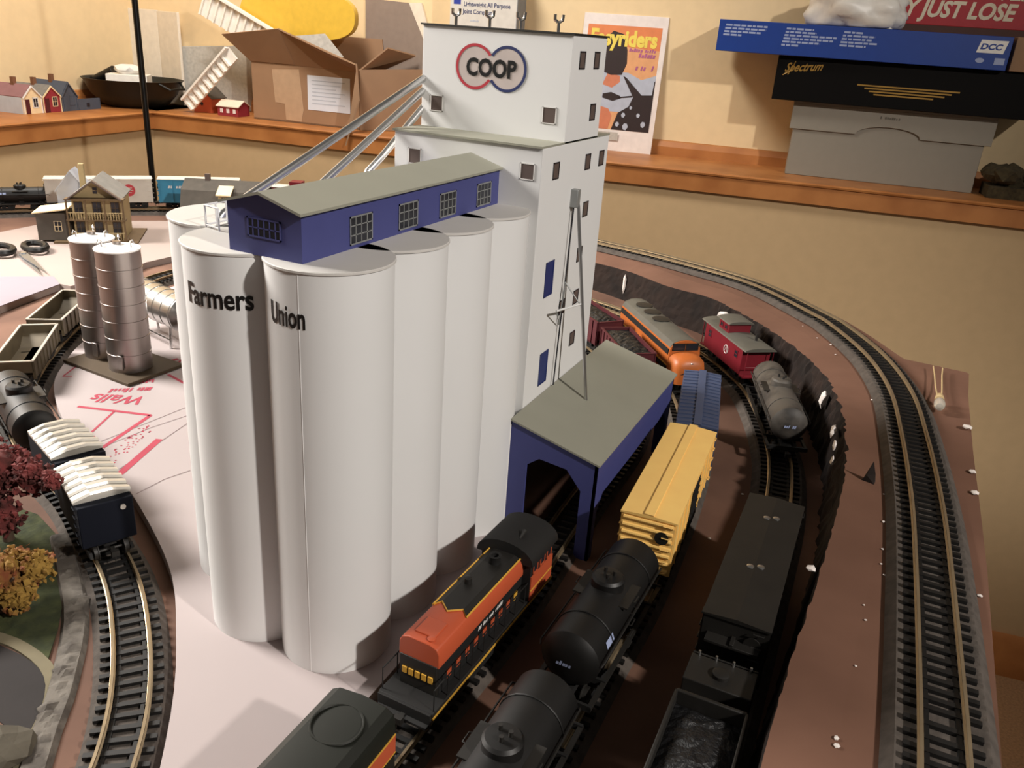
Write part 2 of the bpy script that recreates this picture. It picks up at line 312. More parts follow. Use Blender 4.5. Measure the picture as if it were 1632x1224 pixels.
def resample(P, n, sm):
    Q = smooth_path(P, .5) if sm else [Vector(p) for p in P]
    L = [0]
    for a, b in zip(Q, Q[1:]): L.append(L[-1]+(b-a).length)
    o = []; j = 0
    for k in range(n):
        d = L[-1]*k/(n-1)
        while j < len(Q)-2 and L[j+1] < d: j += 1
        o.append(Q[j].lerp(Q[j+1], (d-L[j])/max(1e-6, L[j+1]-L[j])))
    return o
NB = 280; rk = random.Random(11); IN_ = resample(INN, NB, True); OU_ = resample(OUT, NB, False)
elev_z = lambda p: min(ELEV, key=lambda q: (q.x-p.x)**2+(q.y-p.y)**2).z
rows = []; amp = []
for i, p in enumerate(IN_):
    q = IN_[min(i+1, NB-1)]-IN_[max(i-1, 0)]; n = Vector((q.y, -q.x, 0)).normalized()   # towards the lower yard
    rough = .6 if 24 < p.y < 64 else .2
    zt = p.z; col = []
    for r in range(8):
        f = r/7
        j = rough*(rk.uniform(-.28, .28) if 0 < r < 7 else rk.uniform(-.34, .2))
        slope = .25 + (.4 if p.y < 30 else .1)*(1-f)
        col.append(p + n*(slope*(1-f)*1.0 + j - .3) + Vector((0, 0, (GZ-zt)*(1-f) + (rk.uniform(-.12, .12)*rough if 0 < r < 7 else 0))))
    rows.append(col)
mb = MB(); mb.add([v for c in rows for v in c], [(i*8+r, (i+1)*8+r, (i+1)*8+r+1, i*8+r+1) for i in range(NB-1) for r in range(7)]); mb.build('bank', 'bank', el, smooth=False, fix=False)
mb = MB(); vs = []
for i in range(NB):
    a, b = rows[i][7], OU_[i]; ez = a.z
    m = a.lerp(b, .5); ez = elev_z(m)-.1; m1 = a.lerp(b, .3)
    vs += [a, Vector((m1.x, m1.y, ez)), Vector((b.x, b.y, ez)), Vector((b.x, b.y, GZ))]
mb.add(vs, [(i*4+r, (i+1)*4+r, (i+1)*4+r+1, i*4+r+1) for i in range(NB-1) for r in range(3)]); mb.build('deck', 'deck_brown', el, smooth=False)
for (x, y, z), r, sq in (((19.7, 40.4, 3.9), .85, (.45, 1, 1.05)), ((21.15, 33.0, 4.3), .6, (.35, 2.0, .55)), ((21.5, 29.8, 4.6), .45, (.35, 2.0, .7)), ((21.6, 27.6, 4.4), .4, (.35, 1.4, .8)), ((7.0, 60.6, 3.3), .6, (1, .8, 1)), ((-8.2, 72.4, 1.4), .5, (.4, .4, 3.2))):
    MB().ball((x, y, z), r, 0, 1, sq, .3).build('exposed_foam', 'plaster', el, smooth=False)['label'] = 'white foam exposed on the broken bank'
rf = random.Random(5); mb = MB()
for k in range(26):
    p = IN_[rf.randrange(120, NB-20)]; q = Vector((p.x+rf.uniform(2.7, 3.6), p.y+rf.uniform(0, 4), p.z)); s = rf.uniform(.06, .14); q.z = elev_z(q)+s*.4-.07
    mb.ball(q, s, 0, 1, (1, 1, .4), .3)
for x, y, s in ((30.2, 37.6, .42), (30.3, 29.6, .28), (30.3, 26.3, .3), (21.95, 11.8, .3), (30.1, 14, .16)):
    mb.ball((x, y, 5.1+s*.36), s, 0, 1, (1, 1, .35), .25)
for x, y in ((16.6, 25.5), (16, 29), (15.2, 21.5), (10.2, -1.8), (15.6, -2.2), (16, -5)): mb.ball((x, y, GZ+.04), .13, 0, 1, (1, 1, .5), .3)
o = mb.build('plaster_flecks', 'plaster', None, smooth=False); tag(o, 'loose white plaster flecks scattered over the brown deck and yard', 'flecks', None, 'stuff')
# bits on the deck
o = MB().add([(-.45, -.1, 0), (.4, -.25, 0), (.45, .25, 0), (-.3, .3, 0), (.05, 0, 1.5), (-.15, -.2, .5), (.35, .05, .6)], [(0, 1, 5), (1, 6, 5), (1, 2, 6), (2, 3, 6), (3, 0, 5), (5, 6, 4), (6, 3, 4), (3, 5, 4)]).build('foam_spike', 'bank', None, 0, (24, 24.2, 5.1), smooth=False)
tag(o, 'small dark pointed scrap standing alone on the brown deck', 'scrap')
t = thing('light_bulb', 'tiny clear bulb with two wires lying on the plywood corner', 'light bulb', (28.2, 40.6, 5.4))
MB().rev([(0.05, -1.1), (.3, -1.0), (.42, -.6), (.42, .0), (.3, .5), (.2, .8)], 14, 0, Matrix.Rotation(-PI/2, 4, 'X') @ Matrix.Translation((0, -.2, 0))).build('bulb', 'glass', t)
MB().rev([(.3, .8), (.36, .9), (.3, 1.5), (.15, 1.6)], 12, 0, Matrix.Rotation(-PI/2, 4, 'X') @ Matrix.Translation((0, -.2, 0))).build('collar', 'wire', t)
for s in (-.16, .16): MB().tube([(s, 1.6, .2), (s*1.5, 4, .02), (s*1.9, 8, -.12), (s*2.4, 10.3, -.15)], .06).build('wire', 'wire', t)

# ---- scenery at the front left
o = MB().ext([(-24.27, -4.40), (-27.62, 0.33), (-24.28, 0.57), (-20.79, -0.55), (-15.28, -4.64), (-13.61, -6.25), (-11.98, -8.09), (-13.67, -8.09), (-15.69, -8.04), (-18.34, -8.30)], 'z', GZ, GZ+.12).build('grass_patch', 'grass', None, smooth=False); tag(o, 'dark green grass patch below the yellow and orange tree', 'grass', None, 'stuff')
o = MB().ext([(-17.73, -9.04), (-15.05, -8.50), (-13.47, -8.45), (-11.75, -8.62), (-10.66, -9.10), (-9.36, -10.36), (-8.27, -12.00), (-10.34, -11.80), (-13.13, -12.03)], 'z', GZ, GZ+.06).build('model_road', 'asphalt', None, smooth=False); tag(o, 'dark grey model road surface at the lower left corner', 'road')
KP = [(-18.13, -8.77), (-15.51, -8.16), (-13.67, -8.09), (-11.77, -8.39), (-10.33, -9.08), (-9.11, -10.28), (-8.05, -11.84), (-7.02, -13.26), (-6.32, -14.33)]
o = MB().sweep([(x, y, GZ) for x, y in curve2(KP)] if False else [Vector((x, y, GZ)) for x, y in curve2(KP)], [(-.3, 0), (-.3, .14), (.3, .14), (.3, 0)]).build('road_kerb', 'kerb', None); tag(o, 'pale kerb strip between the grass and the dark model road', 'kerb')
SP = [(-20.95, -0.34), (-17.25, -2.73), (-14.52, -4.50), (-12.36, -6.26), (-10.67, -8.01), (-9.20, -9.64), (-8.01, -11.21), (-6.38, -13.11)]
mb = MB(); rs = random.Random(2); CP = curve2(SP)
for (x, y), (x2, y2) in zip(CP, CP[1:]):
    for k in range(2):
        f = rs.random(); mb.ball((x+(x2-x)*f+rs.uniform(-.35, .35), y+(y2-y)*f+rs.uniform(-.35, .35), GZ+.15), rs.uniform(.35, .6), 0, 1, (1, 1, .55), .2)
mb.sweep([Vector((x, y, GZ)) for x, y in CP], [(-.7, 0), (-.5, .3), (.5, .3), (.7, 0)])
o = mb.build('stone_edging', 'stone', None, smooth=False); tag(o, 'rough grey stone edging beside the curved track at the left', 'stone wall')
(RX, RY), = [(-8.56, -12.76)]
o = MB().ball((RX, RY, GZ+.2), 1.5, 0, 2, (1, .8, .5), .15).build('model_rock', 'rock', None, smooth=False); tag(o, 'grey brown rock in the bottom left corner', 'rock')
def leafy(name, label, cat, c, h, blobs, mt, seed):
    t = thing(name, label, cat, (c[0], c[1], GZ)); r = random.Random(seed); mb = MB()
    for bx, by, bz, br in blobs:
        for k in range(int(150*br)):
            d = Vector((r.gauss(0, 1), r.gauss(0, 1), r.gauss(0, 1))).normalized()*br*r.uniform(.55, 1.05)
            s = r.uniform(.1, .24); p = Vector((bx, by, bz))+d
            a, b2 = Vector((r.uniform(-1, 1), r.uniform(-1, 1), r.uniform(-1, 1))).normalized()*s, Vector((r.uniform(-1, 1), r.uniform(-1, 1), r.uniform(-1, 1))).normalized()*s
            e = a.cross(b2).normalized()*s
            mb.add([p-a, p+b2, p+a, p-b2, p+e, p-e], [(0, 1, 4), (1, 2, 4), (2, 3, 4), (3, 0, 4), (1, 0, 5), (2, 1, 5), (3, 2, 5), (0, 3, 5)])
        mb.ball((bx, by, bz), br*.72, 0, 2, (1, 1, 1), .15)
    mb.build('foliage', mt, t, smooth=False, fix=False)
    mb = MB(); mb.tube([(0, 0, 0), (.1, .05, h*.4), (-.1, .1, h*.75)], [.35, .28, .15])
    for a in range(4): mb.tube([(0, 0, h*.4), (math.cos(a*1.6)*1.2, math.sin(a*1.6)*1.2, h*.75)], [.16, .07])
    mb.build('trunk', 'trunk', t)
# maroon tree and yellow-orange shrub
leafy('model_tree', 'dark red maple tree beside the silver roofed cars', 'tree', (-23.2, -2.2), 5.4, [(0, 0, 5.0, 1.9), (2.4, .6, 5.0, 1.2), (-2.6, -.6, 4.8, 1.9), (.6, -1.8, 3.6, 1.8), (-2, -2.6, 3.2, 1.9), (4.1, .6, 5.2, .6), (2.2, -1.4, 3.2, 1.2), (-.5, 1.2, 4.6, 1.3), (.4, -2.4, 2.0, 1.5)], 'maple', 4)
leafy('model_tree', 'yellow and orange autumn shrub on the grass at the left', 'tree', (-17.2, -6.6), 3.6, [(0, 0, 2.5, 1.4), (-1.9, -.3, 2.3, 1.4), (.9, 1.5, 2.3, 1.0), (-.8, -1.6, 1.6, 1.3), (-2.8, -1.6, 1.6, 1.4), (1.0, .2, 1.4, 1.0), (-.4, 1.4, 2.2, 1.0), (.2, -2.2, 1.0, .9)], 'autumn', 9)
# ================================================================ THE GRAIN ELEVATOR
def frame_xf(o, u, n):                         # local x = u, local y = up, local z = outward normal n
    u, n = Vector(u).normalized(), Vector(n).normalized()
    m = Matrix((u, Vector((0, 0, 1)), n)).transposed().to_4x4(); m.translation = Vector(o); return m
def window(parent, o, u, n, w, h, nx, ny, pane='windark', bar='mullion', fr=.07, name='window', bw=.05):
    xf = frame_xf(o, u, n); mb = MB()
    mb.box(-w/2, w/2, -h/2, h/2, -.05, .015, 0, xf)
    for x0, x1, y0, y1 in ((-w/2, -w/2+fr, -h/2, h/2), (w/2-fr, w/2, -h/2, h/2), (-w/2, w/2, -h/2, -h/2+fr), (-w/2, w/2, h/2-fr, h/2)): mb.box(x0, x1, y0, y1, -.05, .04, 1, xf)
    for i in range(1, nx): x = -w/2+w*i/nx; mb.box(x-bw/2, x+bw/2, -h/2, h/2, 0, .035, 1, xf)
    for i in range(1, ny): y = -h/2+h*i/ny; mb.box(-w/2, w/2, y-bw/2, y+bw/2, 0, .035, 1, xf)
    return mb.build(name, [pane, bar], parent, smooth=False)
ge = thing('grain_elevator', 'tall white model grain elevator with round silos, square tower and blue roof gallery', 'grain elevator', (0, 0, 0))
H, R_, SP_ = 20.76, 2.816, 4.77
def bend(cx, cy, z0, x0):                       # lettering wrapped around a silo
    return lambda u, v: (cx+(R_+.03)*math.sin((x0+u)/R_), cy-(R_+.03)*math.cos((x0+u)/R_), z0+v)
for cx, cy in [(0, SP_*i) for i in range(4)] + [(-4.72, SP_*i) for i in range(4)] + [(-8.95, 3.3+SP_*i) for i in range(3)]:
    sb = MB().rev([(R_, 0), (R_, H-.1)], 72, 0, Matrix.Translation((cx, cy, 0))).build('silo', 'silo', ge)
    MB().rev([(R_+.07, H-.12), (R_+.07, H-.03), (R_+.03, H)], 72, 0, Matrix.Translation((cx, cy, 0))).build('silo_cap', 'silo_cap', sb)
    if (cx, cy) == (0, 0):
        mb = MB(); mb.text('Union', bend(0, 0, 18.25, -1.2), .94, 1, .024, w=1.95); mb.build('lettering', 'black', sb, fix=False)
        a = -.35; MB().cyl((R_*math.sin(.16), -R_*math.cos(.16), 0), (R_*math.sin(.16), -R_*math.cos(.16), H-.2), .02, 0, 6).build('seam', 'silo', sb)
    if cx == -4.72 and cy == 0:
        mb = MB(); mb.text('Farmers', bend(cx, cy, 18.25, -1.12), .94, 1, .024, w=3.4); mb.build('lettering', 'black', sb, fix=False)
mb = MB()
for y in (.5, 1.2, 1.9, 2.6): mb.cyl((-7.6, y, H), (-7.6, y, H+1.05), .05)
for z in (H+.12, H+1.05): mb.tube([(-7.6, .5, z), (-7.6, 2.6, z)], .05)
for z in (H+.12, H+1.05): mb.tube([(-7.6, .5, z), (-6.6, .3, z)], .05)
mb.cyl((-6.6, .3, H), (-6.6, .3, H+1.05), .05); mb.build('handrail', 'silo', ge)
# gallery on top of the silos
gx0, gx1, gy0, gy1 = -3.87, .05, -1.94, 16.3
ga = MB().ext([(gx0, H-.02), (gx1, H-.02), (gx1, 22.86), ((gx0+gx1)/2, 23.42), (gx0, 22.86)], 'y', gy0, gy1).build('gallery', 'navy', ge, smooth=False)
sl = (23.42-22.86)/1.96; mb = MB()
mb.ext([(gx0-.22, 22.86-.22*sl), ((gx0+gx1)/2, 23.42), (gx1+.22, 22.86-.22*sl), (gx1+.22, 22.98-.22*sl), ((gx0+gx1)/2, 23.54), (gx0-.22, 22.98-.22*sl)], 'y', gy0-.3, gy1); mb.build('gallery_roof', 'roofgrey', ga, smooth=False)
for y in (2.25, 6.25, 10.2, 14.4): window(ga, (gx1, y, 21.58), (0, 1, 0), (1, 0, 0), 1.75, 1.3, 4, 3)
window(ga, (-1.9, gy0, 21.95), (1, 0, 0), (0, -1, 0), 1.8, .85, 6, 2, bar='navy')
# tower
tx0, tx1, ty0, ty1, tz = -7.3, 2.76, 16.3, 27.7, 24.26
to = MB().box(tx0, tx1, ty0, ty1, 0, tz).build('tower', 'silo', ge, .04, smooth=False)
MB().ext([(tx0-.12, ty0-.12), (tx1+.0, ty0-.12), (tx1, ty1+.12), (tx0-.12, ty1+.12)], 'z', tz, tz+.12).build('tower_ledge', 'roofgrey', to, smooth=False)
uy0, uy1, uz = 19.55, 25.35, 30.4
up = MB().box(tx0-.1, tx1, uy0, uy1, tz, uz).build('tower_head', 'silo', ge, .03, smooth=False)
MB().box(tx0-.22, tx1+.1, uy0-.12, uy1+.12, uz, uz+.1).build('tower_roof', 'darktop', up, smooth=False)
for x in (-6.27, 1.59): window(up, (x, uy0, 25.83), (1, 0, 0), (0, -1, 0), .92, .98, 1, 1, 'winbrown', 'white', .05)
for x in (-5.83, 1.86): window(to, (x, ty0, 22.87), (1, 0, 0), (0, -1, 0), .92, .95, 1, 1, 'winbrown', 'white', .05)
for y, z, p in ((21.2, 29.04, up), (23.71, 29.05, up), (23.85, 25.95, up), (23.89, 22.83, to), (26.5, 22.84, to), (18.5, 22.8, to), (24.33, 19.66, to), (24.04, 16.6, to), (24.14, 13.53, to), (21.6, 13.43, to), (24.23, 10.4, to)):
    window(p, (tx1, y, z), (0, 1, 0), (1, 0, 0), .95, 1.02, 1, 1, 'winbrown', 'windark', .08)
for y, z in ((18.85, 16.0), (19.15, 9.78)): window(to, (tx1, y, z), (0, 1, 0), (1, 0, 0), 1.36, 2.3, 1, 1, 'winblue', 'winblue', .08, 'door')
# round emblem: two linked rings with block letters
Y_ = uy0; mb = MB(); r = 1.33; c0, c1, cz = -3.62, -1.42, 28.22
def arc(c, a0, a1, rad, n=40): return [(c+rad*math.cos(a0+(a1-a0)*i/n), cz+rad*math.sin(a0+(a1-a0)*i/n)) for i in range(n+1)]
h_ = math.acos(((c1-c0)/2)/r)
for c, a0, a1, mi in ((c0, h_, 2*PI-h_, 1), (c1, -PI+h_, PI-h_, 2)):
    o_, i_ = arc(c, a0, a1, r), arc(c, a0, a1, r-.17)
    vs = [(x, Y_-.035, z) for x, z in o_] + [(x, Y_-.035, z) for x, z in i_]; n = len(o_)
    mb.add(vs, [(k, k+1, n+k+1, n+k) for k in range(n-1)], mi)
    f_ = arc(c, a0, a1, r-.05); mb.add([(x, Y_-.02, z) for x, z in f_] + [(c, Y_-.02, cz)], [(k, k+1, len(f_)) for k in range(len(f_)-1)], 0)
xm = (c0+c1)/2; zz = r*math.sin(h_); mb.add([(c0, Y_-.02, cz), (xm, Y_-.02, cz+zz), (c1, Y_-.02, cz), (xm, Y_-.02, cz-zz)], [(0, 1, 2, 3)], 0)
w = mb.text('COOP', lambda u, v: (-4.22+u, Y_-.05, 27.73+v), .98, 1.06, .035, 3, w=3.45)
mb.build('emblem', ['logofill', 'logored', 'logoblue', 'black'], up, fix=False)
for x in (-5.45, -3.1, -1.0, 1.45):
    mb = MB(); y = 20.2; mb.cyl((x, y, uz+.1), (x, y, uz+.6), .1); mb.tube([(x-.26, y, uz+1.05), (x-.24, y, uz+.75), (x, y, uz+.6), (x+.24, y, uz+.75), (x+.26, y, uz+1.05)], .1)
    mb.build('roof_vent', 'chrome', up)
for pts in ([(-7.3, 19.9, 27.35), (-8.66, 2.7, 20.9), (-8.68, 2.5, 20.7)], [(-7.3, 20.2, 26.8), (-8.65, 9.4, 20.9), (-8.66, 9.2, 20.7)], [(-7.3, 20.3, 25.9), (-8.2, 16.2, 22.55), (-8.45, 15.1, 21.75), (-8.6, 14.7, 21.1), (-8.6, 14.6, 20.7)]):
    MB().tube(pts, .23, 0, 12).build('spout_pipe', 'steel', ge)
lg = MB().tube([(3.05, 21.75, 20.7), (3.2, 21.75, 20.3), (5.35, 21.35, 6.85)], .12, 0, 8).build('loading_spout', 'steel', ge)
MB().box(2.7, 3.25, 21.35, 21.9, 20.2, 21.35).build('spout_head', 'mullion', lg, .05)
MB().tube([(3.0, 21.5, 20.4), (2.98, 20.8, 8.0)], .05, 0, 6).build('pull_rod', 'windark', lg)
mb = MB(); mb.tube([(3.5, 18.8, 14.0), (4.15, 21.6, 13.9)], .07, 0, 6); mb.build('bracket', 'silo', lg)
for a, b in (((3.5, 18.8, 14.0), (2.98, 20.9, 12.4)), ((3.0, 21.2, 15.3), (4.2, 21.6, 13.7)), ((3.0, 21.2, 15.3), (2.98, 20.8, 12.4))): MB().tube([a, b], .045, 0, 6).build('brace', 'mullion', lg)

# loading shed leaning against the tower
sh = thing('loading_shed', 'dark blue loading shed with sloping grey roof beside the white tower', 'shed', (5.8, 14.55, GZ))
D_ = 17.7; hi, lo = 7.76-GZ, 6.21-GZ; x0, x1 = -3.0, 3.0
def wall_end(y):
    zt = lambda x: hi+(lo-hi)*(x-x0)/(x1-x0)
    mb = MB(); ol = [(x0, 0), (x0, hi), (x1, lo), (x1, 0), (2.05, 0), (2.05, 4.9), (1.0, 6.15), (-.9, 6.35), (-1.75, 5.7), (-1.75, 0)]
    mb.ext(ol, 'y', y, y+.18); return mb.build('end_wall', 'navy', sh, smooth=False)
wall_end(0); wall_end(D_-.18)
mb = MB(); mb.ext([(0, 0), (0, lo), (D_, lo), (D_, 0), (D_-.75, 0), (D_-.75, 3.2), (D_-1.7, 4.3), (1.7, 4.3), (.75, 3.2), (.75, 0)], 'x', x1-.18, x1); mb.build('side_wall', 'navy', sh, smooth=False)
MB().box(x0, x0+.18, .1, D_-.1, 0, hi-.1).build('back_wall', 'winbrown', sh, smooth=False)
mb = MB(); e = .16; s_ = (lo-hi)/(x1-x0); mb.ext([(x0, hi), (x1+e, lo+s_*e), (x1+e, lo+.13+s_*e), (x0, hi+.13)], 'y', -e, D_+e); mb.build('shed_roof', 'roofgrey', sh, smooth=False)
MB().cyl((x0-.02, -.1, 0), (x0-.02, -.1, hi-.3), .07).build('downpipe', 'white', sh)
# ================================================================ ROLLING STOCK
def proto_mesh(mb, name, mats, sm=True):
    o = mb.build(name, mats, None, smooth=sm); me = o.data; bpy.data.objects.remove(o); return me
mb = MB()
for s in (-1, 1):
    mb.ext([(-1.35, .3), (-1.15, .62), (-.5, .4), (.5, .4), (1.15, .62), (1.35, .3), (1.1, .25), (.6, .12), (-.6, .12), (-1.1, .25)], 'x', s*1.12-.08, s*1.12+.08)
mb.box(-1.15, 1.15, -.28, .28, .42, .72); ME_TRUCK = proto_mesh(mb, 'truck', 'matteblack', False)
mb = MB()
for s in (-1, 1): mb.rev([(.1, -.14), (.46, -.14), (.46, .06), (.54, .08), (.54, .13), (.1, .13)], 18, 0, Matrix.Translation((s*.82, 0, .46)) @ Matrix.Rotation(-s*PI/2, 4, 'Y'))
mb.cyl((-.9, 0, .46), (.9, 0, .46), .1); ME_WHEEL = proto_mesh(mb, 'wheelset', 'darktop')
mb = MB(); mb.box(-.12, .12, 0, .55, .62, .8); mb.box(-.22, .2, .5, .8, .55, .9); mb.tube([(0, .75, .6), (.05, .78, .2)], .03, 0, 5); ME_COUP = proto_mesh(mb, 'coupler', 'darktop')
def sub(name, me, par, loc, rz=0):
    o = bpy.data.objects.new(name, me); C.objects.link(o); o.parent = par; o.location = Vector(loc)*K; o.rotation_euler.z = rz; return o
def gear(t, L, ins=2.3, coup=True):
    for y in (-L/2+ins, L/2-ins):
        k = sub('truck', ME_TRUCK, t, (0, y, 0))
        for w in (-.95, .95): sub('wheelset', ME_WHEEL, k, (0, w, 0))
    if coup:
        sub('coupler', ME_COUP, t, (0, L/2, 0)); sub('coupler', ME_COUP, t, (0, -L/2, 0), PI)
def rail_thing(name, label, cat, path, x, y, group=None, z=None, flip=False):
    sx, sy, a = snap(path, x, y)
    return thing(name, label, cat, (sx, sy, RZ if z is None else z), a+(PI if flip else 0), group)
def ladder(t, x, y, z0, z1, w=.5, ax='y', mt='matteblack', dx=.08):
    mb = MB()
    for k in range(5):
        z = z0+(z1-z0)*k/4
        if ax == 'y': mb.tube([(x, y-w/2, z), (x+dx, y-w/2, z), (x+dx, y+w/2, z), (x, y+w/2, z)], .035, 0, 5)
        else: mb.tube([(x-w/2, y, z), (x-w/2, y+dx, z), (x+w/2, y+dx, z), (x+w/2, y, z)], .035, 0, 5)
    return mb.build('ladder', mt, t)
def under(t, L, mt='matteblack', w=2.4):
    mb = MB(); mb.box(-.35, .35, -L/2+.2, L/2-.2, .72, 1.1)
    for y in (-L/2+.2, -L/6, L/6, L/2-.4): mb.box(-w/2, w/2, y, y+.2, .85, 1.1)
    mb.cyl((.3, -1.2, .7), (.3, .6, .7), .28); mb.build('underframe', mt, t, smooth=True)
def boxcar(name, label, cat, path, x, y, body, roof, L=13.6, Wd=3.2, z1=4.75, door=None, ribs=9, walk=True, group=None, endribs=7, topribs=0, z=None, rise=.24):
    t = rail_thing(name, label, cat, path, x, y, group, z); w = Wd/2; zr = z1-rise
    mb = MB(); mb.box(-w, w, -L/2, L/2, 1.05, zr)
    for s in (-1, 1):
        for k in range(ribs+1 if ribs else 0):
            yy = -L/2+.1+(L-.2)*k/ribs
            if abs(yy) > 1.2 or not door: mb.box(min(s*w, s*(w+.07)), max(s*w, s*(w+.07)), yy-.06, yy+.06, 1.05, zr)
        for k in range(endribs):
            zz = 1.35+(zr-1.6)*k/max(1, endribs-1); mb.cyl((-w+.1, s*L/2, zz), (w-.1, s*L/2, zz), .13, 0, 8)
    mb.build('body', body, t, sharp=30)
    rp = [(-w-.1, zr), (-w-.1, zr+.1), (0, z1-.02), (w+.1, zr+.1), (w+.1, zr)]
    mb = MB(); mb.ext(rp, 'y', -L/2-.08, L/2+.08)
    for k in range(topribs):
        yy = -L/2+.3+(L-.6)*k/(topribs-1)
        for s in (-1, 1): mb.cbox((s*w/2, yy, zr+.2), (w+.05, .1, .08), 0, 0, 0, s*math.atan2(z1-.12-zr, w))
    mb.build('roof', roof, t, smooth=False)
    if walk: MB().box(-.3, .3, -L/2-.1, L/2+.1, z1, z1+.07).build('roof_walk', roof, t, .02)
    if door:
        for s in (-1, 1):
            d = MB().box(min(s*w, s*(w+.1)), max(s*w, s*(w+.1)), -1.15, 1.15, 1.05, zr-.15)
            for k in range(6): d.box(min(s*w, s*(w+.15)), max(s*w, s*(w+.15)), -1.1, 1.1, 1.3+k*.5, 1.38+k*.5)
            do = d.build('door', door, t, smooth=False)
            MB().box(min(s*w, s*(w+.13)), max(s*w, s*(w+.13)), -2.4, 2.4, zr-.15, zr-.03).build('door_track', body, do, smooth=False)
    for s in (-1, 1):
        ladder(t, s*(w+.07), s*(L/2-.5), 1.3, zr-.2, .5, 'y', body, s*.08); ladder(t, -s*(w-.45), s*(L/2+.12), 1.3, zr-.2, .5, 'x', body, s*.08)
    MB().rev([(.08, 0), (.42, 0), (.42, .06), (.08, .06)], 16, 0, Matrix.Translation((.9, -L/2-.1, 3.6)) @ Matrix.Rotation(PI/2, 4, 'X')).build('brake_wheel', 'darktop', t)
    under(t, L); gear(t, L); return t
yc = boxcar('boxcar', 'bright yellow boxcar in front of the blue shed wall', 'boxcar', MAIN, 12.4, 19.4, 'yellowcar', 'yellowcar', 13.6, 3.2, 4.9, 'matteblack')
bc = boxcar('boxcar', 'slate blue boxcar with ribbed roof behind the yellow boxcar', 'boxcar', MAIN, 11.0, 32.6, 'bluecar', 'bluecar', 11.2, 2.9, 4.75, 'bluecar', topribs=16)
bk = boxcar('boxcar', 'black flat roofed boxcar with two shiny marks on its roof', 'boxcar', INNER, 19.3, 12.4, 'darktop', 'darktop', 13.2, 3.15, 4.75, None, 6, False, None, 0)
for y, s in ((4.0, -.22), (4.0, .3), (-1.6, -.22), (-1.6, .3)):
    MB().rev([(.2, 0), (.2, .06), (.12, .09)], 14, 0, Matrix.Translation((s, y+s*.4, 4.68))).build('roof_vent', 'steel', bk)
mb = MB(); mb.box(-1.3, 1.3, -7.3, -6.6, 3.4, 3.55); mb.box(-.1, .1, -7.3, -6.6, 3.55, 3.7); mb.build('end_platform', 'darktop', bk, .02)
def tanker(name, label, path, x, y, mt, L=10.6, R=1.5, zc=2.75, dome='dome', group=None, flip=False, text=None, z=None, cat='tank car'):
    t = rail_thing(name, label, cat, path, x, y, group, z, flip); h = L/2-.55
    pr = [(.02, -h-.55), (R*.55, -h-.45), (R*.87, -h-.22), (R, -h), (R, h), (R*.87, h+.22), (R*.55, h+.45), (.02, h+.55)]
    b = MB().rev(pr, 36, 0, Matrix.Translation((0, 0, zc)) @ Matrix.Rotation(-PI/2, 4, 'X')); ba = b.build('tank', mt, t)
    for yy in (-h*.62, h*.62): MB().tube([(R*1.015*math.cos(a*PI/12), yy, zc+R*1.015*math.sin(a*PI/12)) for a in range(24)], .05, 0, 5, True).build('tank_band', mt, ba)
    zt = zc+R
    d = MB().rev([(.86, -.35), (.86, .28), (.74, .42), (.3, .48), (.02, .48)], 24, 0, Matrix.Translation((0, 0, zt))).build('dome', mt, t)
    mb = MB()
    for px, py in ((.28, .1), (-.25, .22), (.05, -.3)): mb.cyl((px, py, zt+.4), (px, py, zt+.72), .1)
    mb.build('valve', 'darktop', d)
    mb = MB(); mb.box(-1.5, 1.5, -1.05, 1.05, zt-.5, zt-.4); mb.build('dome_platform', 'darktop', t)
    for s in (-1, 1):
        MB().tube([(s*1.58, -h, zc+.15), (s*1.66, -h+.2, zc+.3), (s*1.66, h-.2, zc+.3), (s*1.58, h, zc+.15)], .05, 0, 6).build('handrail', 'darktop', t)
        ladder(t, s*1.45, 0, .9, zt-.45, .6, 'y', 'darktop', s*.18)
        mb = MB(); mb.box(s*1.5-.12, s*1.5+.12, -L/2-.35, L/2+.35, .95, 1.12); mb.build('running_board', 'darktop', t)
    mb = MB(); mb.box(-.4, .4, -L/2-.3, L/2+.3, .72, 1.15)
    for yy in (-L/2-.35, -L/2+1.6, L/2-1.75, L/2+.2): mb.box(-1.6, 1.6, yy, yy+.15, .85, 1.2)
    for yy in (-h*.7, h*.7): mb.box(-.9, .9, yy-.4, yy+.4, 1.1, zc-R+.35)
    mb.build('underframe', 'matteblack', t, smooth=False)
    if text:
        mb = MB(); mb.marks(lambda u, v: (-.5+u, -h-.56, zc-.1+v), .95, .26, 6, 0, len(label)); mb.build('lettering', 'boxprint', ba, fix=False)
    mb = MB(); mb.add([(R*math.cos(.25)+.03, -h+1.1, zc+R*math.sin(.25)), (R*math.cos(.25)+.03, -h+2.0, zc+R*math.sin(.25)), (R*math.cos(.5)+.03, -h+2.0, zc+R*math.sin(.5)), (R*math.cos(.5)+.03, -h+1.1, zc+R*math.sin(.5))], [(0, 1, 2, 3)]); mb.build('placard', 'boxprint', ba, fix=False)
    gear(t, L+.6); return t
tanker('tank_car', 'black tank car coupled in front of the yellow boxcar', MAIN, 12.6, 6.0, 'locogreen', 10.4, 1.5, text='1125')
tanker('tank_car', 'black tank car at the bottom edge, nearest of the yard', MAIN, 12.55, -6.0, 'locogreen', 10.4, 1.5)
tanker('tank_car', 'weathered grey tank car beside the broken bank', INNER, 16.0, 40.6, 'greycar', 11.8, 1.45, text='DX')
tanker('tank_car', 'black tank car behind the dark red tree', LEFT, -32.2, 6.0, 'locogreen', 9.6, 1.45)
tanker('tank_car', 'black tank car at the far left below the wall', REAR, -101.6, 56.3, 'locogreen', 9.0, 1.2, zc=2.2)
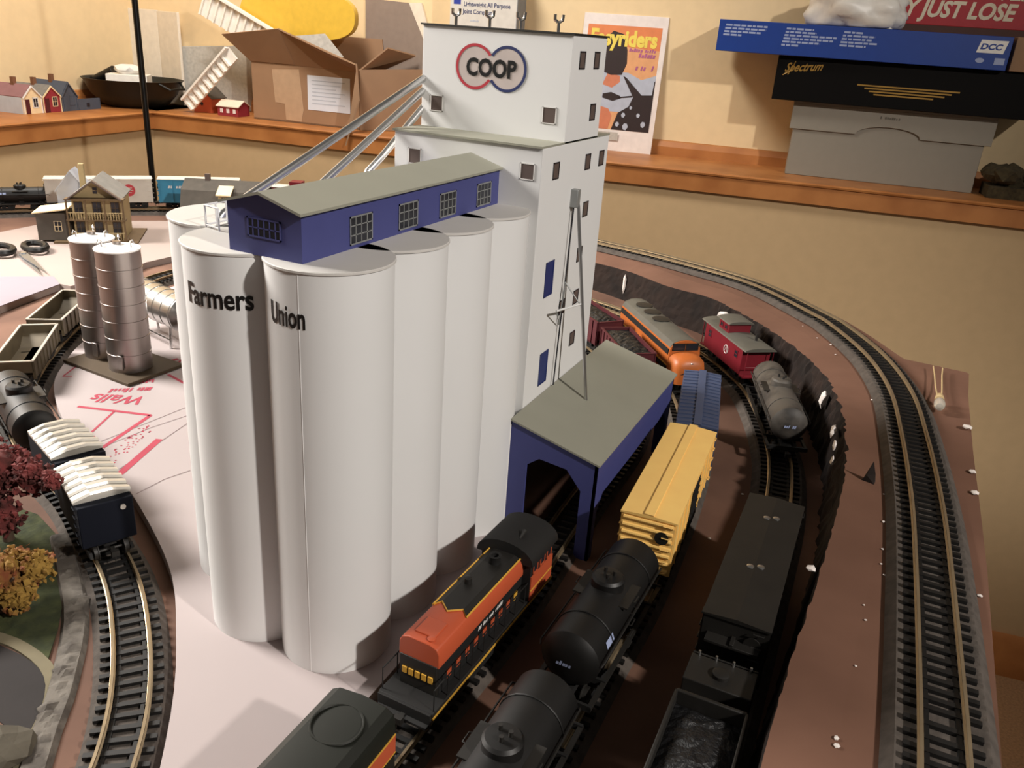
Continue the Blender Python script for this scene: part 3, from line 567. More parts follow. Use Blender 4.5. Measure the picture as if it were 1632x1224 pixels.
# ---- orange and black switcher in front of the shed
sw = rail_thing('switcher_locomotive', 'orange and black switcher locomotive beside the white silos', 'locomotive', SIDING, 6.6, 3.0)
MB().box(-1.5, 1.5, -6.6, 6.3, 1.05, 1.3).build('frame_deck', 'matteblack', sw, .03)
for s in (-1, 1):
    st = MB().box(s*1.5-.04, s*1.5+.04, -6.6, 6.3, .98, 1.1).build('sill_stripe', 'yellowstripe', sw, smooth=False)
    MB().box(s*1.46-.06, s*1.46+.06, -6.0, 3.3, .55, 1.0).build('skirt', 'matteblack', sw, .02)
hd = MB().ext([(-1.05, 1.3), (-1.05, 2.9), (1.05, 2.9), (1.05, 1.3)], 'y', -5.4, 3.1).build('hood', 'matteblack', sw, .04)
arcp = [(-1.1, 2.9), (-1.1, 3.7), (-.95, 3.98), (-.6, 4.12), (.6, 4.12), (.95, 3.98), (1.1, 3.7), (1.1, 2.9)]
MB().ext(arcp, 'y', -5.55, 3.1).build('hood_top', 'orange', sw, .05)
tp = [(-.98, 3.93), (-.6, 4.14), (.6, 4.14), (.98, 3.93)]
mb = MB()
def deck_poly(q, dz): return [(x, y, (4.125 if abs(x) <= .6 else 3.98)+dz) for x, y in q]
mb.add(deck_poly([(-.6, 3.08), (-.6, -2.6), (0, -3.1), (.6, -2.6), (.6, 3.08)], .03), [(0, 1, 2, 3, 4)])
for s in (-1, 1): mb.add([(s*.6, 3.08, 4.155), (s*.6, -2.6, 4.155), (s*.93, -2.9, 4.03), (s*.93, 3.08, 4.03)], [(0, 1, 2, 3)])
mb.build('hood_roof', 'darktop', sw, fix=False)
mb = MB(); mb.tube([(.95, 3.05, 4.03), (.95, -2.9, 4.03), (.6, -2.6, 4.16), (0, -3.1, 4.16), (-.6, -2.6, 4.16), (-.95, -2.9, 4.03), (-.95, 3.05, 4.03)], .05, 0, 5); mb.build('yellow_chevron', 'yellowstripe', sw)
MB().box(-.55, .55, -5.1, -3.9, 4.1, 4.2).build('nose_hatch', 'orange', sw, .04)
MB().rev([(.2, 0), (.2, .12), (.14, .15)], 16, 0, Matrix.Translation((.45, -5.2, 4.08))).build('headlight_cap', 'orange', sw)
MB().box(-1.02, 1.02, -5.6, -5.38, 1.3, 3.0).build('radiator', 'darktop', sw, .04)
mb = MB()
for k in range(5): mb.box(-.85+.36*k, -.6+.36*k, -5.66, -5.58, 2.0, 2.35)
mb.build('number_board', 'yellowstripe', sw, smooth=False)
for s in (-1, 1):
    for k in range(9):
        MB().box(s*1.05-.03, s*1.05+.03, -4.7+k*.86, -4.32+k*.86, 1.75, 2.25).build('side_vent', 'orange' if k < 8 else 'yellowstripe', hd, smooth=False)
    mb = MB(); mb.marks(lambda u, v, s=s: (s*1.08, s*(-1.8+u), 2.5+v), 2.6, .24, 16, 0, 5); mb.build('lettering', 'white', hd, fix=False)
    mb = MB(); mb.tube([(s*1.42, -6.4, 1.2), (s*1.42, -6.4, 2.5), (s*1.42, 3.2, 2.5), (s*1.42, 3.2, 1.2)], .035, 0, 5)
    for k in range(8): mb.cyl((s*1.42, -5.2+k*1.15, 1.2), (s*1.42, -5.2+k*1.15, 2.5), .03, 0, 5)
    mb.build('handrail', 'matteblack', sw)
MB().rev([(.33, 0), (.3, .4), (.36, .5), (.2, .5), (.18, .2)], 16, 0, Matrix.Translation((0, 1.7, 4.1))).build('exhaust_stack', 'matteblack', sw)
MB().rev([(.2, 0), (.2, .35), (.1, .4)], 12, 0, Matrix.Translation((-.3, -.6, 4.1))).build('bell', 'darktop', sw)
cb = MB().box(-1.55, 1.55, 3.1, 5.9, 1.3, 3.9).build('cab', 'matteblack', sw, .04)
for s in (-1, 1):
    MB().box(s*1.57-.03, s*1.57+.03, 3.12, 5.88, 1.35, 2.9).build('cab_panel', 'orange', cb, smooth=False)
    MB().box(s*1.57-.04, s*1.57+.04, 3.12, 5.88, 1.95, 2.05).build('cab_stripe', 'yellowstripe', cb, smooth=False)
    for yy in (3.6, 4.5, 5.35): window(cb, (s*1.56, yy, 3.35), (0, 1, 0), (s, 0, 0), .62, .72, 1, 1, 'windark', 'orange', .08)
for yy, n in ((3.1, -1), (5.9, 1)):
    for xx in (-.9, 0, .9): window(cb, (xx, yy, 3.6), (1, 0, 0), (0, n, 0), .6, .5, 1, 1, 'windark', 'matteblack', .06)
rp = [(1.72*math.cos(a*PI/12), 3.85+.95*math.sin(a*PI/12)) for a in range(13)]
MB().ext(rp+[(-1.72, 3.72), (1.72, 3.72)][:2], 'y', 2.85, 6.15).build('cab_roof', 'matteblack', cb, sharp=30)
MB().tube([(.5, 3.6, 4.75), (.5, 4.2, 4.95)], [.05, .14], 0, 8).build('horn', 'darktop', cb)
mb = MB(); mb.box(-1.4, 1.4, -7.0, -6.5, .6, .75); mb.box(-1.45, 1.45, -6.75, -6.6, .6, 1.3); mb.build('step', 'matteblack', sw, .02)
gear(sw, 13, 2.9)
# ---- dark locomotive at the bottom edge
fl = rail_thing('diesel_locomotive', 'dark green diesel locomotive with an orange side band at the bottom edge', 'locomotive', SIDING, 6.5, -13.3)
w = 1.6; pr = [(-w, 1.0), (-w, 3.9), (-w+.1, 4.2), (-w+.45, 4.42), (0, 4.55), (w-.45, 4.42), (w-.1, 4.2), (w, 3.9), (w, 1.0)]
MB().ext(pr, 'y', -8, 6.3).build('body', 'railgreen', fl, .06, sharp=25)
for s in (-1, 1):
    MB().box(s*1.61-.02, s*1.61+.02, -8, 6.25, 2.3, 3.2).build('orange_band', 'orange', fl, smooth=False)
    for z in (2.26, 3.22): MB().box(s*1.62-.02, s*1.62+.02, -8, 6.25, z-.03, z+.03).build('thin_stripe', 'yellowstripe', fl, smooth=False)
    for k in range(3): MB().rev([(.3, 0), (.3, .05)], 16, 0, Matrix.Translation((s*1.6, -3+k*3.2, 3.6)) @ Matrix.Rotation(s*PI/2, 4, 'Y')).build('porthole', 'windark', fl)
mb = MB(); mb.tube([(1.05*math.cos(a*PI/16), 4.5+1.05*math.sin(a*PI/16), 4.5) for a in range(32)], .06, 0, 6, True); fr_ = mb.build('roof_fan_ring', 'railgreen', fl)
mb = MB(); mb.box(-.8, .8, -3.6, -1.4, 4.45, 4.62); mb.build('roof_hatch', 'railgreen', fl, .05)
mb = MB(); mb.box(-.5, .5, 6.25, 6.4, 1.1, 3.6); mb.build('end_door', 'matteblack', fl, .03)
under(fl, 14); gear(fl, 14.4, 2.6)
# ---- orange streamlined locomotive behind the blue boxcar
ol = rail_thing('streamlined_locomotive', 'orange streamlined locomotive with grey roof behind the blue boxcar', 'locomotive', MAIN, 3.3, 49.5)
pr = [(-1.55, .9), (-1.6, 3.2), (-1.5, 3.9), (-1.2, 4.35), (-.6, 4.6), (0, 4.66), (.6, 4.6), (1.2, 4.35), (1.5, 3.9), (1.6, 3.2), (1.55, .9)]
MB().ext(pr, 'y', -5.2, 8).build('body', 'orangeloco', ol, sharp=25)
nose = []; secs = [(-5.15, 1, .72), (-5.9, 1, .71), (-6.5, .98, .68), (-6.85, .9, .62), (-7.05, .72, .54), (-7.12, .3, .42)]
mb = MB(); n = len(pr); vs = []
for y, sx, sz in secs: vs += [(x*sx, y, .9+(z-.9)*sz) for x, z in pr]
mb.add(vs, [(i*n+k, i*n+(k+1) % n, (i+1)*n+(k+1) % n, (i+1)*n+k) for i in range(len(secs)-1) for k in range(n)] + [tuple(range((len(secs)-1)*n, len(secs)*n))]); mb.build('nose', 'orangeloco', ol, sharp=50)
rp = [(x*1.02, z+.04) for x, z in pr[2:9]]; MB().ext(rp, 'y', -5.1, 8.02).build('roof', 'locoroof', ol, sharp=25)
for s in (-1, 1):
    MB().box(s*1.61-.03, s*1.61+.03, -5.0, 7.9, 3.2, 3.75).build('dark_band', 'matteblack', ol, smooth=False)
    MB().box(s*1.6-.03, s*1.6+.03, -5.0, 7.9, 1.6, 2.1).build('lower_band', 'matteblack', ol, smooth=False)
    MB().box(s*1.62-.03, s*1.62+.03, -5.0, 7.9, 2.1, 2.2).build('side_stripe', 'yellowstripe', ol, smooth=False)
    window(ol, (s*.68, -5.2, 4.0), (1, 0, 0), (0, -1, 0), 1.3, .72, 1, 1, 'windark', 'matteblack', .1, 'windshield')
mb = MB()
for k in range(3): mb.rev([(.9, 0), (.9, .08), (.5, .12)], 20, 0, Matrix.Translation((0, 1+k*2.3, 4.66)))
mb.build('roof_fan', 'darktop', ol)
MB().rev([(.32, 0), (.34, .2), (.25, .25)], 16, 0, Matrix.Translation((0, -6.8, 2.7)) @ Matrix.Rotation(PI/2, 4, 'X')).build('headlight', 'chrome', ol)
MB().tube([(-1.5, -6.3, 2.3), (-1.0, -6.98, 1.9), (0, -7.16, 2.3), (1.0, -6.98, 1.9), (1.5, -6.3, 2.3)], .1).build('nose_stripe', 'matteblack', ol)
gear(ol, 15, 2.6)
# ---- red caboose
cbo = rail_thing('caboose', 'dark red caboose with cupola in front of the broken bank', 'caboose', INNER, 10.0, 53.0)
MB().box(-1.5, 1.5, -4.2, 4.2, 1.05, 3.7).build('body', 'redcar', cbo, .05)
def arched(w, h, z): return [(w*math.cos(a*PI/10), z+h*math.sin(a*PI/10)) for a in range(11)]
MB().ext(arched(1.68, .35, 3.7), 'y', -5, 5).build('roof', 'locoroof', cbo, sharp=30)
cu_ = MB().box(-1.2, 1.2, -.2, 2.0, 3.75, 4.9).build('cupola', 'redcar', cbo, .04)
MB().ext(arched(1.4, .3, 4.9), 'y', -.45, 2.25).build('cupola_roof', 'locoroof', cu_, sharp=30)
for s in (-1, 1):
    for yy in (.4, 1.4): window(cu_, (s*1.2, yy, 4.4), (0, 1, 0), (s, 0, 0), .6, .5, 1, 1, 'windark', 'redcar')
    for yy in (-3, 3): window(cbo, (s*1.5, yy, 2.8), (0, 1, 0), (s, 0, 0), .7, .8, 1, 2, 'windark', 'redcar')
    mb = MB(); mb.tube([(s*1.53, -.9+.42*math.cos(a*PI/10), 2.5+.42*math.sin(a*PI/10)) for a in range(20)], .04, 0, 5, True); mb.tube([(s*1.53, -1.15, 2.3), (s*1.53, -.9, 2.75), (s*1.53, -.65, 2.3)], .03, 0, 5)
    mb.build('round_emblem', 'white', cbo)
    mb = MB(); mb.box(-1.5, 1.5, s*4.6-.4, s*4.6+.4, 1.0, 1.12)
    for xx in (-1.35, 1.35): mb.tube([(xx, s*4.95, 1.1), (xx, s*4.95, 3.7)], .04, 0, 5)
    mb.tube([(-1.35, s*4.95, 2.1), (1.35, s*4.95, 2.1)], .04, 0, 5); mb.build('end_platform', 'redcar', cbo)
MB().cyl((.6, -2.6, 3.9), (.6, -2.6, 4.7), .14).build('stove_pipe', 'darktop', cbo)
under(cbo, 9); gear(cbo, 9.4, 2.1)
# ---- open hopper cars with coal behind the shed
def hopper(label, path, x, y, body, load, L=9.4, z=None, zt=3.5, cat='hopper car', name='hopper_car', group=None, rim=None):
    t = rail_thing(name, label, cat, path, x, y, group, z); w = 1.5; mb = MB()
    for s in (-1, 1):
        mb.box(min(s*w, s*(w-.12)), max(s*w, s*(w-.12)), -L/2, L/2, 1.0, zt); mb.box(-w, w, min(s*L/2, s*(L/2-.12)), max(s*L/2, s*(L/2-.12)), 1.6, zt)
        for k in range(9):
            yy = -L/2+.15+(L-.3)*k/8; mb.box(min(s*w, s*(w+.1)), max(s*w, s*(w+.1)), yy-.07, yy+.07, 1.0, zt)
    mb.box(-w, w, -L/2+.8, L/2-.8, .95, 1.1)
    for s in (-1, 1): mb.add([(-w, s*L/2, 2.0), (w, s*L/2, 2.0), (w, s*(L/2-2), 1.0), (-w, s*(L/2-2), 1.0)], [(0, 1, 2, 3)])
    mb.build('body', body, t, smooth=False)
    mb = MB()
    for s in (-1, 1): mb.box(s*w-.1, s*w+.1, -L/2-.05, L/2+.05, zt, zt+.08); mb.box(-w, w, s*L/2-.1, s*L/2+.1, zt, zt+.08)
    mb.build('top_rim', rim or body, t, smooth=False)
    if load:
        mb = MB(); nx, ny = 8, 26; r = random.Random(len(label)); vs = []
        for j in range(ny):
            for i in range(nx):
                u, v = i/(nx-1)*2-1, j/(ny-1)*2-1
                vs.append((u*(w-.12), v*(L/2-.12), zt-.25+.4*(1-u*u)*(1-v**4)+r.uniform(-.07, .07)))
        mb.add(vs, [(j*nx+i, j*nx+i+1, (j+1)*nx+i+1, (j+1)*nx+i) for j in range(ny-1) for i in range(nx-1)]); mb.build('load', load, t, smooth=False)
    under(t, L, 'matteblack', 2); gear(t, L+.4, 2); return t
hopper('maroon hopper car with a coal load just behind the shed roof', SIDING, .8, 45.2, 'maroon', 'coal', 7.4)
hopper('maroon hopper car with a coal load beside the tower edge', SIDING, -5.4, 52.0, 'maroon', 'coal', 7.8)
hopper('open gondola with pale rim and bare inside behind the black tank car', LEFT, -43.8, 14.9, 'gondola', None, 9.4, None, 2.6, 'gondola car', 'gondola_car', None, 'silver')
hopper('empty gondola with pale rim half hidden by the silver bins', LEFT, -50.4, 23.4, 'gondola', None, 9.4, None, 2.6, 'gondola car', 'gondola_car', None, 'silver')
# ---- tender with coal at the bottom edge
td = rail_thing('locomotive_tender', 'black steam locomotive tender with a coal bunker at the bottom edge', 'tender', INNER, 19.4, -.6)
mb = MB(); w = 1.55
mb.box(-w, w, -4.6, 4.4, 1.0, 2.9)
for s in (-1, 1): mb.box(s*w-.08, s*w+.08, -4.6, 1.2, 2.9, 4.0)
mb.box(-w, w, 2.4, 4.3, 2.9, 3.7); mb.box(-w, w, 1.1, 1.3, 2.9, 4.0); mb.build('body', 'darktop', td, .05)
mb = MB(); nx, ny = 8, 16; vs = []; r = random.Random(8)
for j in range(ny):
    for i in range(nx):
        u, v = i/(nx-1)*2-1, j/(ny-1)*2-1; vs.append((u*1.45, -1.75+v*2.8, 3.3+.5*(1-u*u)*(1-v**4)+r.uniform(-.1, .1)))
mb.add(vs, [(j*nx+i, j*nx+i+1, (j+1)*nx+i+1, (j+1)*nx+i) for j in range(ny-1) for i in range(nx-1)]); mb.build('coal', 'coal', td, smooth=False)
mb = MB()
for k in range(4): mb.cyl((-1.2+k*.8, 4.25, 3.7), (-1.2+k*.8, 4.25, 3.95), .06)
mb.build('lifting_eye', 'steel', td)
MB().rev([(.4, 0), (.4, .18), (.3, .22)], 16, 0, Matrix.Translation((0, 3.3, 3.7))).build('water_hatch', 'darktop', td)
mb = MB(); mb.tube([(-1.5, 4.45, 1.2), (-1.5, 4.5, 3.6), (1.5, 4.5, 3.6), (1.5, 4.45, 1.2)], .05, 0, 6); mb.build('end_rail', 'darktop', td)
gear(td, 9.2, 2.1)
# ---- two blue cars with silver ribbed roofs
def ribbed(label, x, y):
    t = rail_thing('covered_hopper', label, 'freight car', LEFT, x, y); L = 5.6; w = 1.5
    MB().box(-w, w, -L/2, L/2, 1.0, 3.7).build('body', 'darkblue', t, .05)
    mb = MB(); mb.ext([(-w-.05, 3.7), (-w-.05, 3.85), (-.6, 4.12), (.6, 4.12), (w+.05, 3.85), (w+.05, 3.7)], 'y', -L/2+.6, L/2-.5)
    for k in range(6):
        yy = -L/2+.75+(L-1.4)*k/5
        mb.sweep([(-w-.08, yy, 3.86), (-.6, yy, 4.13), (.6, yy, 4.13), (w+.08, yy, 3.86)], [(-.22, 0), (-.14, .14), (.14, .14), (.22, 0)])
    mb.build('ribbed_roof', 'silver', t, smooth=False)
    MB().rev([(.16, 0), (.16, .12)], 12, 0, Matrix.Translation((.9, -L/2-.02, 3.2)) @ Matrix.Rotation(PI/2, 4, 'X')).build('marker', 'silver', t)
    for s in (-1, 1): ladder(t, s*w, s*(L/2-.6), 1.2, 3.5, .5, 'y', 'darkblue', s*.1)
    under(t, L, 'matteblack', 2); gear(t, L+.3, 1.35); return t
ribbed('dark blue car with a silver ribbed roof, the nearer of the two', -17.9, .2); ribbed('dark blue car with a silver ribbed roof half hidden by the red tree', -23.6, 2.9)
# ---- far cars
wc = boxcar('covered_hopper', 'long white freight car with a round red emblem behind the toy house', 'freight car', REAR, -94.6, 64.8, 'whitecar', 'whitecar', 15.4, 3.0, 4.95, None, 0, False, None, 0)
mb = MB(); mb.rev([(.95, 0), (.95, .05)], 28, 0, Matrix.Translation((1.51, 4.2, 3.0)) @ Matrix.Rotation(PI/2, 4, 'Y')); em = mb.build('round_emblem', 'emblem', wc)
mb = MB()
for k, (a, b) in enumerate(((-.5, .5), (-.65, .65), (-.4, .4))): mb.box(1.56, 1.585, 4.2+a, 4.2+b, 3.32-k*.36, 3.4-k*.36)
mb.build('emblem_bars', 'whitecar', em, smooth=False)
tc_ = boxcar('boxcar', 'teal blue boxcar with a white roof behind the grey barn', 'boxcar', REAR, -83.6, 75.4, 'tealcar', 'whitecar', 12.6, 3.0, 5.0, 'tealcar', 6, False, None, 5)
mb = MB(); mb.marks(lambda u, v: (1.53, -4.8+u, 3.4+v), 2.4, .5, 6, 0, 3); mb.build('lettering', 'white', tc_, fix=False)
rc = boxcar('caboose', 'small red caboose with white roof at the far end of the back track', 'caboose', REAR, -71.5, 83.0, 'redcar', 'whitecar', 8.6, 3.0, 4.4, None, 3, False, None, 0)
MB().box(-1.1, 1.1, .4, 2.4, 4.3, 5.2).build('cupola', 'redcar', rc, .04); MB().cyl((-.5, -2.4, 4.3), (-.5, -2.4, 5.4), .1).build('stove_pipe', 'darktop', rc)
# ================================================================ BINS, TANK AND HOUSES ON THE LAYOUT
o = MB().ext([(-43.6, 17.7), (-34.6, 17.0), (-34.3, 23.0), (-43.0, 23.6)], 'z', 0, .3).build('bin_base', 'wood_dark', None, .05, smooth=False); tag(o, 'tan base plate under the two silver grain bins', 'base')
def grain_bin(label, x, y):
    t = thing('grain_bin', label, 'grain bin', (x, y, .3), 0, 'silver grain bins'); Hb = 10.8; R = 1.83; pr = [(R, 0)]
    for k in range(1, 7):
        z = Hb*k/7; pr += [(R, z-.07), (R+.045, z-.05), (R+.045, z+.05), (R, z+.07)]
    pr += [(R, Hb)]
    b = MB().rev(pr, 48).build('shell', 'bin', t, sharp=30)
    MB().rev([(R+.05, Hb), (R+.05, Hb+.12), (R*.4, Hb+.4), (.02, Hb+.45)], 48).build('bin_roof', 'white', t, sharp=30)
    MB().box(.55, 1.15, -1.85, -1.7, .4, 1.7).build('door', 'bin', t, .03)
    for a in (.4, 2.3, 4.2):
        MB().tube([(1.2*math.cos(a), 1.2*math.sin(a), Hb+.2), (1.2*math.cos(a), 1.2*math.sin(a), Hb+.75), (1.4*math.cos(a), 1.4*math.sin(a), Hb+.9), (1.5*math.cos(a), 1.5*math.sin(a), Hb+.6)], .07, 0, 6).build('vent_pipe', 'chrome', t)
    MB().cyl((0, 0, Hb+.45), (0, 0, Hb+.7), .35).build('hatch', 'bin', t)
grain_bin('silver ringed grain bin, the left and rear of the pair', -41.9, 21.0); grain_bin('silver ringed grain bin, the right and front of the pair', -37.6, 20.0)
t = thing('storage_tank', 'shiny silver horizontal storage tank on legs behind the silver bins', 'tank', (-41.4, 27.4, 0), math.radians(-13)); pr = [(.02, -5.3), (1.2, -5.0), (1.75, -4.4)]
for k in range(7): pr += [(1.75, -4.3+k*1.4), (1.8, -4.25+k*1.4), (1.75, -4.2+k*1.4)]
pr += [(1.75, 4.4), (1.2, 5.0), (.02, 5.3)]
MB().rev(pr, 36, 0, Matrix.Translation((0, 0, 3.6)) @ Matrix.Rotation(PI/2, 4, 'Y')).build('tank', 'steel', t, sharp=25)
for x in (-3, 3):
    for y in (-1, 1): MB().cyl((x, y*1.1, 0), (x, y*.9, 2.6), .14).build('leg', 'chrome', t)
for y in (-1, 1): MB().tube([(-3, y*1.1, .9), (3, y*1.1, .9)], .1).build('brace', 'chrome', t)
def gable(mb, x0, x1, y0, y1, z0, ze, zr, mi=0, ax='y'):
    xm = (x0+x1)/2 if ax == 'y' else (y0+y1)/2
    if ax == 'y': mb.ext([(x0, z0), (x1, z0), (x1, ze), (xm, zr), (x0, ze)], 'y', y0, y1, mi)
    else: mb.ext([(y0, z0), (y1, z0), (y1, ze), (xm, zr), (y0, ze)], 'x', x0, x1, mi)
def groof(mb, x0, x1, y0, y1, ze, zr, ov=.3, th=.14, mi=0, ax='y'):
    a0, a1 = (x0, x1) if ax == 'y' else (y0, y1); m = (a0+a1)/2; s = (zr-ze)/(m-a0)
    p = [(a0-ov, ze-ov*s), (m, zr), (a1+ov, ze-ov*s), (a1+ov, ze-ov*s+th), (m, zr+th), (a0-ov, ze-ov*s+th)]
    if ax == 'y': mb.ext(p, 'y', y0-ov, y1+ov, mi)
    else: mb.ext(p, 'x', x0-ov, x1+ov, mi)
# two storey house with galleries
hs = thing('toy_house', 'two storey cream and tan toy house with balcony galleries and grey roof', 'house', (-77.2, 50.0, 0), math.radians(40))
MB().box(-5.6, 5.0, -1.6, 7.4, 0, .25).build('base', 'tan', hs)
mb = MB(); gable(mb, -3.1, 3.1, 0, 6.5, .25, 6.1, 8.4); bd = mb.build('house_wall', 'cream', hs, smooth=False)
mb = MB(); groof(mb, -3.1, 3.1, -.8, 6.5, 6.1, 8.4, .3); mb.build('roof', 'shingle', hs, smooth=False)
mb = MB(); groof(mb, -3.1, 3.1, -1.15, -1.1, 6.05, 8.35, .3, .22); mb.build('gable_trim', 'winbrown', hs, smooth=False)
window(bd, (0, 0, 7.0), (1, 0, 0), (0, -1, 0), .7, 1.0, 1, 2, 'windark', 'cream')
for x in (-2.3, 0, 2.3):
    for z in (1.9, 4.6): window(bd, (x, 0, z), (1, 0, 0), (0, -1, 0), 1.1, 1.7, 2, 2, 'windark', 'tan')
for z in (.3, 3.1, 5.9):
    MB().box(-3.7, 3.7, -1.4, 0, z, z+.16).build('gallery_floor', 'tan', hs, smooth=False)
for x in (-3.5, -1.2, 1.2, 3.5): MB().box(x-.1, x+.1, -1.35, -1.15, .4, 6).build('post', 'tan', hs, smooth=False)
for z in (.4, 3.2):
    mb = MB(); mb.box(-3.6, 3.6, -1.33, -1.22, z+.95, z+1.05)
    for k in range(22): mb.box(-3.5+k*.333, -3.42+k*.333, -1.31, -1.24, z, z+1)
    mb.build('railing', 'cream', hs, smooth=False)
MB().box(-2.7, -2.0, 4.4, 5.1, 6, 9.8).build('chimney', 'cream', hs, .03)
mb = MB(); gable(mb, -6.0, -2.0, 5.2, 8.8, .25, 6.0, 8.6, 0, 'y'); mb.build('rear_wing', 'bluegrey', hs, smooth=False)
mb = MB(); groof(mb, -6.0, -2.0, 5.2, 8.8, 6.0, 8.6, .2); mb.build('rear_roof', 'bluegrey', hs, smooth=False)
ax_ = MB().box(-7.6, -3.6, -.6, 3.4, .25, 3.9).build('annex', 'greywall', hs, smooth=False)
MB().ext([(-7.9, 3.9), (-3.5, 4.5), (-3.5, 4.66), (-7.9, 4.06)], 'y', -1.0, 3.8).build('annex_roof', 'peach', ax_, smooth=False)
window(ax_, (-5.0, -.6, 2.2), (1, 0, 0), (0, -1, 0), .95, 1.4, 2, 2, 'windark', 'peach')
# grey barn
bn = thing('toy_barn', 'grey gambrel roofed toy barn with a small dormer', 'barn', (-73.2, 70.6, 0), math.radians(30))
gp = [(-3.6, 0), (-3.6, 2.4), (-2.5, 5.0), (0, 6.3), (2.5, 5.0), (3.6, 2.4), (3.6, 0)]
MB().ext(gp, 'x', -6, 6).build('barn_wall', 'greywall', bn, smooth=False)
MB().ext([(-3.95, 2.0), (-2.6, 5.1), (0, 6.45), (2.6, 5.1), (3.95, 2.0), (4.1, 2.1), (2.7, 5.25), (0, 6.6), (-2.7, 5.25), (-4.1, 2.1)], 'x', -6.3, 6.3).build('roof', 'barn', bn, smooth=False)
dm = MB().box(-.4, 1.2, -4.2, -2.4, 3.2, 5.1).build('dormer', 'cream', bn, smooth=False)
MB().ext([(-4.6, 4.9), (-2.0, 5.9), (-2.0, 6.05), (-4.6, 5.05)], 'x', -.7, 1.5).build('dormer_roof', 'peach', dm, smooth=False)
window(dm, (.4, -4.2, 4.2), (1, 0, 0), (0, -1, 0), .8, 1.0, 2, 2, 'windark', 'cream')
MB().box(-3.2, -2.5, -.4, .4, 6, 7.4).build('chimney', 'winbrown', bn)
# scissors
sc_ = thing('scissors', 'open steel scissors with black handles on the white sheet', 'scissors', (-77.6, 38.6, .1), math.radians(-25))
MB().add([(0, -.5, .1), (2, -.55, .1), (10.5, -.05, .1), (2, .35, .1), (0, .3, .1), (0, -.5, .3), (2, -.55, .3), (10.5, -.05, .15), (2, .35, .3), (0, .3, .3)], [(0, 1, 2, 3, 4), (5, 6, 7, 8, 9), (0, 1, 6, 5), (1, 2, 7, 6), (2, 3, 8, 7), (3, 4, 9, 8), (4, 0, 5, 9)]).build('blade', 'scissor', sc_, smooth=False)
MB().add([(0, -.4, .32), (2, -.5, .32), (10.2, .5, .32), (2, .5, .32), (0, .4, .32), (0, -.4, .5), (2, -.5, .5), (10.2, .5, .36), (2, .5, .5), (0, .4, .5)], [(0, 1, 2, 3, 4), (5, 6, 7, 8, 9), (0, 1, 6, 5), (1, 2, 7, 6), (2, 3, 8, 7), (3, 4, 9, 8), (4, 0, 5, 9)]).build('blade', 'scissor', sc_, smooth=False)
for s, n in ((1, 'finger_loop'), (-1, 'thumb_loop')): MB().tube([(-2.2+2.0*math.cos(a*PI/10)*1.1, s*1.9+1.25*math.sin(a*PI/10), .55) for a in range(20)], .42, 0, 8, True).build(n, 'black', sc_)
MB().cyl((.6, 0, 0), (.6, 0, .62), .35).build('pivot', 'steel', sc_)
# black pole between table and wall
x, y, _ = W(-79, -50); bx, by = -109.8, 89.1
pl = thing('black_pole', 'slim black metal pole standing behind the table in front of the corner', 'pole', (bx, by, -103))
MB().rev([(.55, 1), (.55, 103+75)], 16, 0, Matrix.Rotation(math.radians(.0), 4, 'Y')).build('shaft', 'pole', pl)
MB().rev([(12, 0), (12, 1), (3, 2), (.8, 3)], 32).build('foot_plate', 'pole', pl)

# ================================================================ THINGS ON THE LEDGE
LZ = 6.02
def on_ledge(name, label, cat, s, t, z=LZ, rz=0, group=None): return thing(name, label, cat, W(s, t, z), WA+rz, group)
def box_at(mb, x0, x1, y0, y1, z0, z1, mi=0): return mb.box(x0, x1, y0, y1, z0, z1, mi)
# open cardboard carton
ct = on_ledge('cardboard_carton', 'open brown cardboard carton with torn flaps and a white address label', 'carton', -80.2, 6)
mb = MB(); w, d, h = 15.1, 14, 14.1
for b in ((-w, w, 0, .4, 0, h), (-w, w, d-.4, d, 0, h), (-w, -w+.4, .4, d-.4, 0, h), (w-.4, w, .4, d-.4, 0, h), (-w, w, 0, d, 0, .4)): mb.box(*b)
mb.build('carton_body', 'cardboard', ct, smooth=False)
def flap(name, pts, th=.35):
    n = (Vector(pts[1])-Vector(pts[0])).cross(Vector(pts[2])-Vector(pts[0])).normalized()*th
    k = len(pts); q = [Vector(p) for p in pts]; q2 = [p+n for p in q]
    return MB().add(q+q2, [tuple(range(k)), tuple(range(k, 2*k))]+[(i, (i+1) % k, k+(i+1) % k, k+i) for i in range(k)]).build(name, 'cardboard', ct, smooth=False)
flap('flap', [(-w, 0, h), (-2.5, 0, h), (-4, -4.5, h+8), (-w-5.5, -3.5, h+5.8)])
flap('flap', [(-2.5, 0, h), (w-.5, 0, h-.2), (w+2.6, -7, h+1.6), (10, -6.5, h+3.8), (-4, -4.5, h+8)])
flap('flap', [(w, 0, h), (w, d-.5, h), (w+9, d-1, h+4), (w+6, 3, h+5.5)]); flap('flap', [(w, d, h), (-w, d, h), (-w-1, d+.6, h+7), (w-1, d+.6, h+7)])
flap('flap', [(w-.5, -.1, h-.2), (w+2.6, -7, h+1.6), (w+3.6, -7.5, h-6.5), (w+.6, -8.8, h-17), (w+.4, -1.5, h-7)])
flap('flap', [(w+.2, 0, 0), (w+.2, 0, h), (w+14.5, 9, h+1), (w+14.8, 9, .3)])
mb = MB(); mb.box(.8, 12.6, -.08, 0, 3.6, 11.8); lb = mb.build('address_label', 'label', ct, smooth=False)
mb = MB()
for k in range(7): mb.box(2, 11.2-(k % 3)*1.2, -.1, -.075, 10.5-k*.9, 10.75-k*.9)
mb.build('label_print', 'labelink', lb, smooth=False)
MB().ext([(-9.2, 12.4), (-1.5, 12.9), (-.5, 3.4), (-1.2, .4), (-5.6, .6), (-5.8, 4.4), (-8.6, 4.6)], 'y', -.06, 0).build('tape', 'tape', ct, smooth=False)
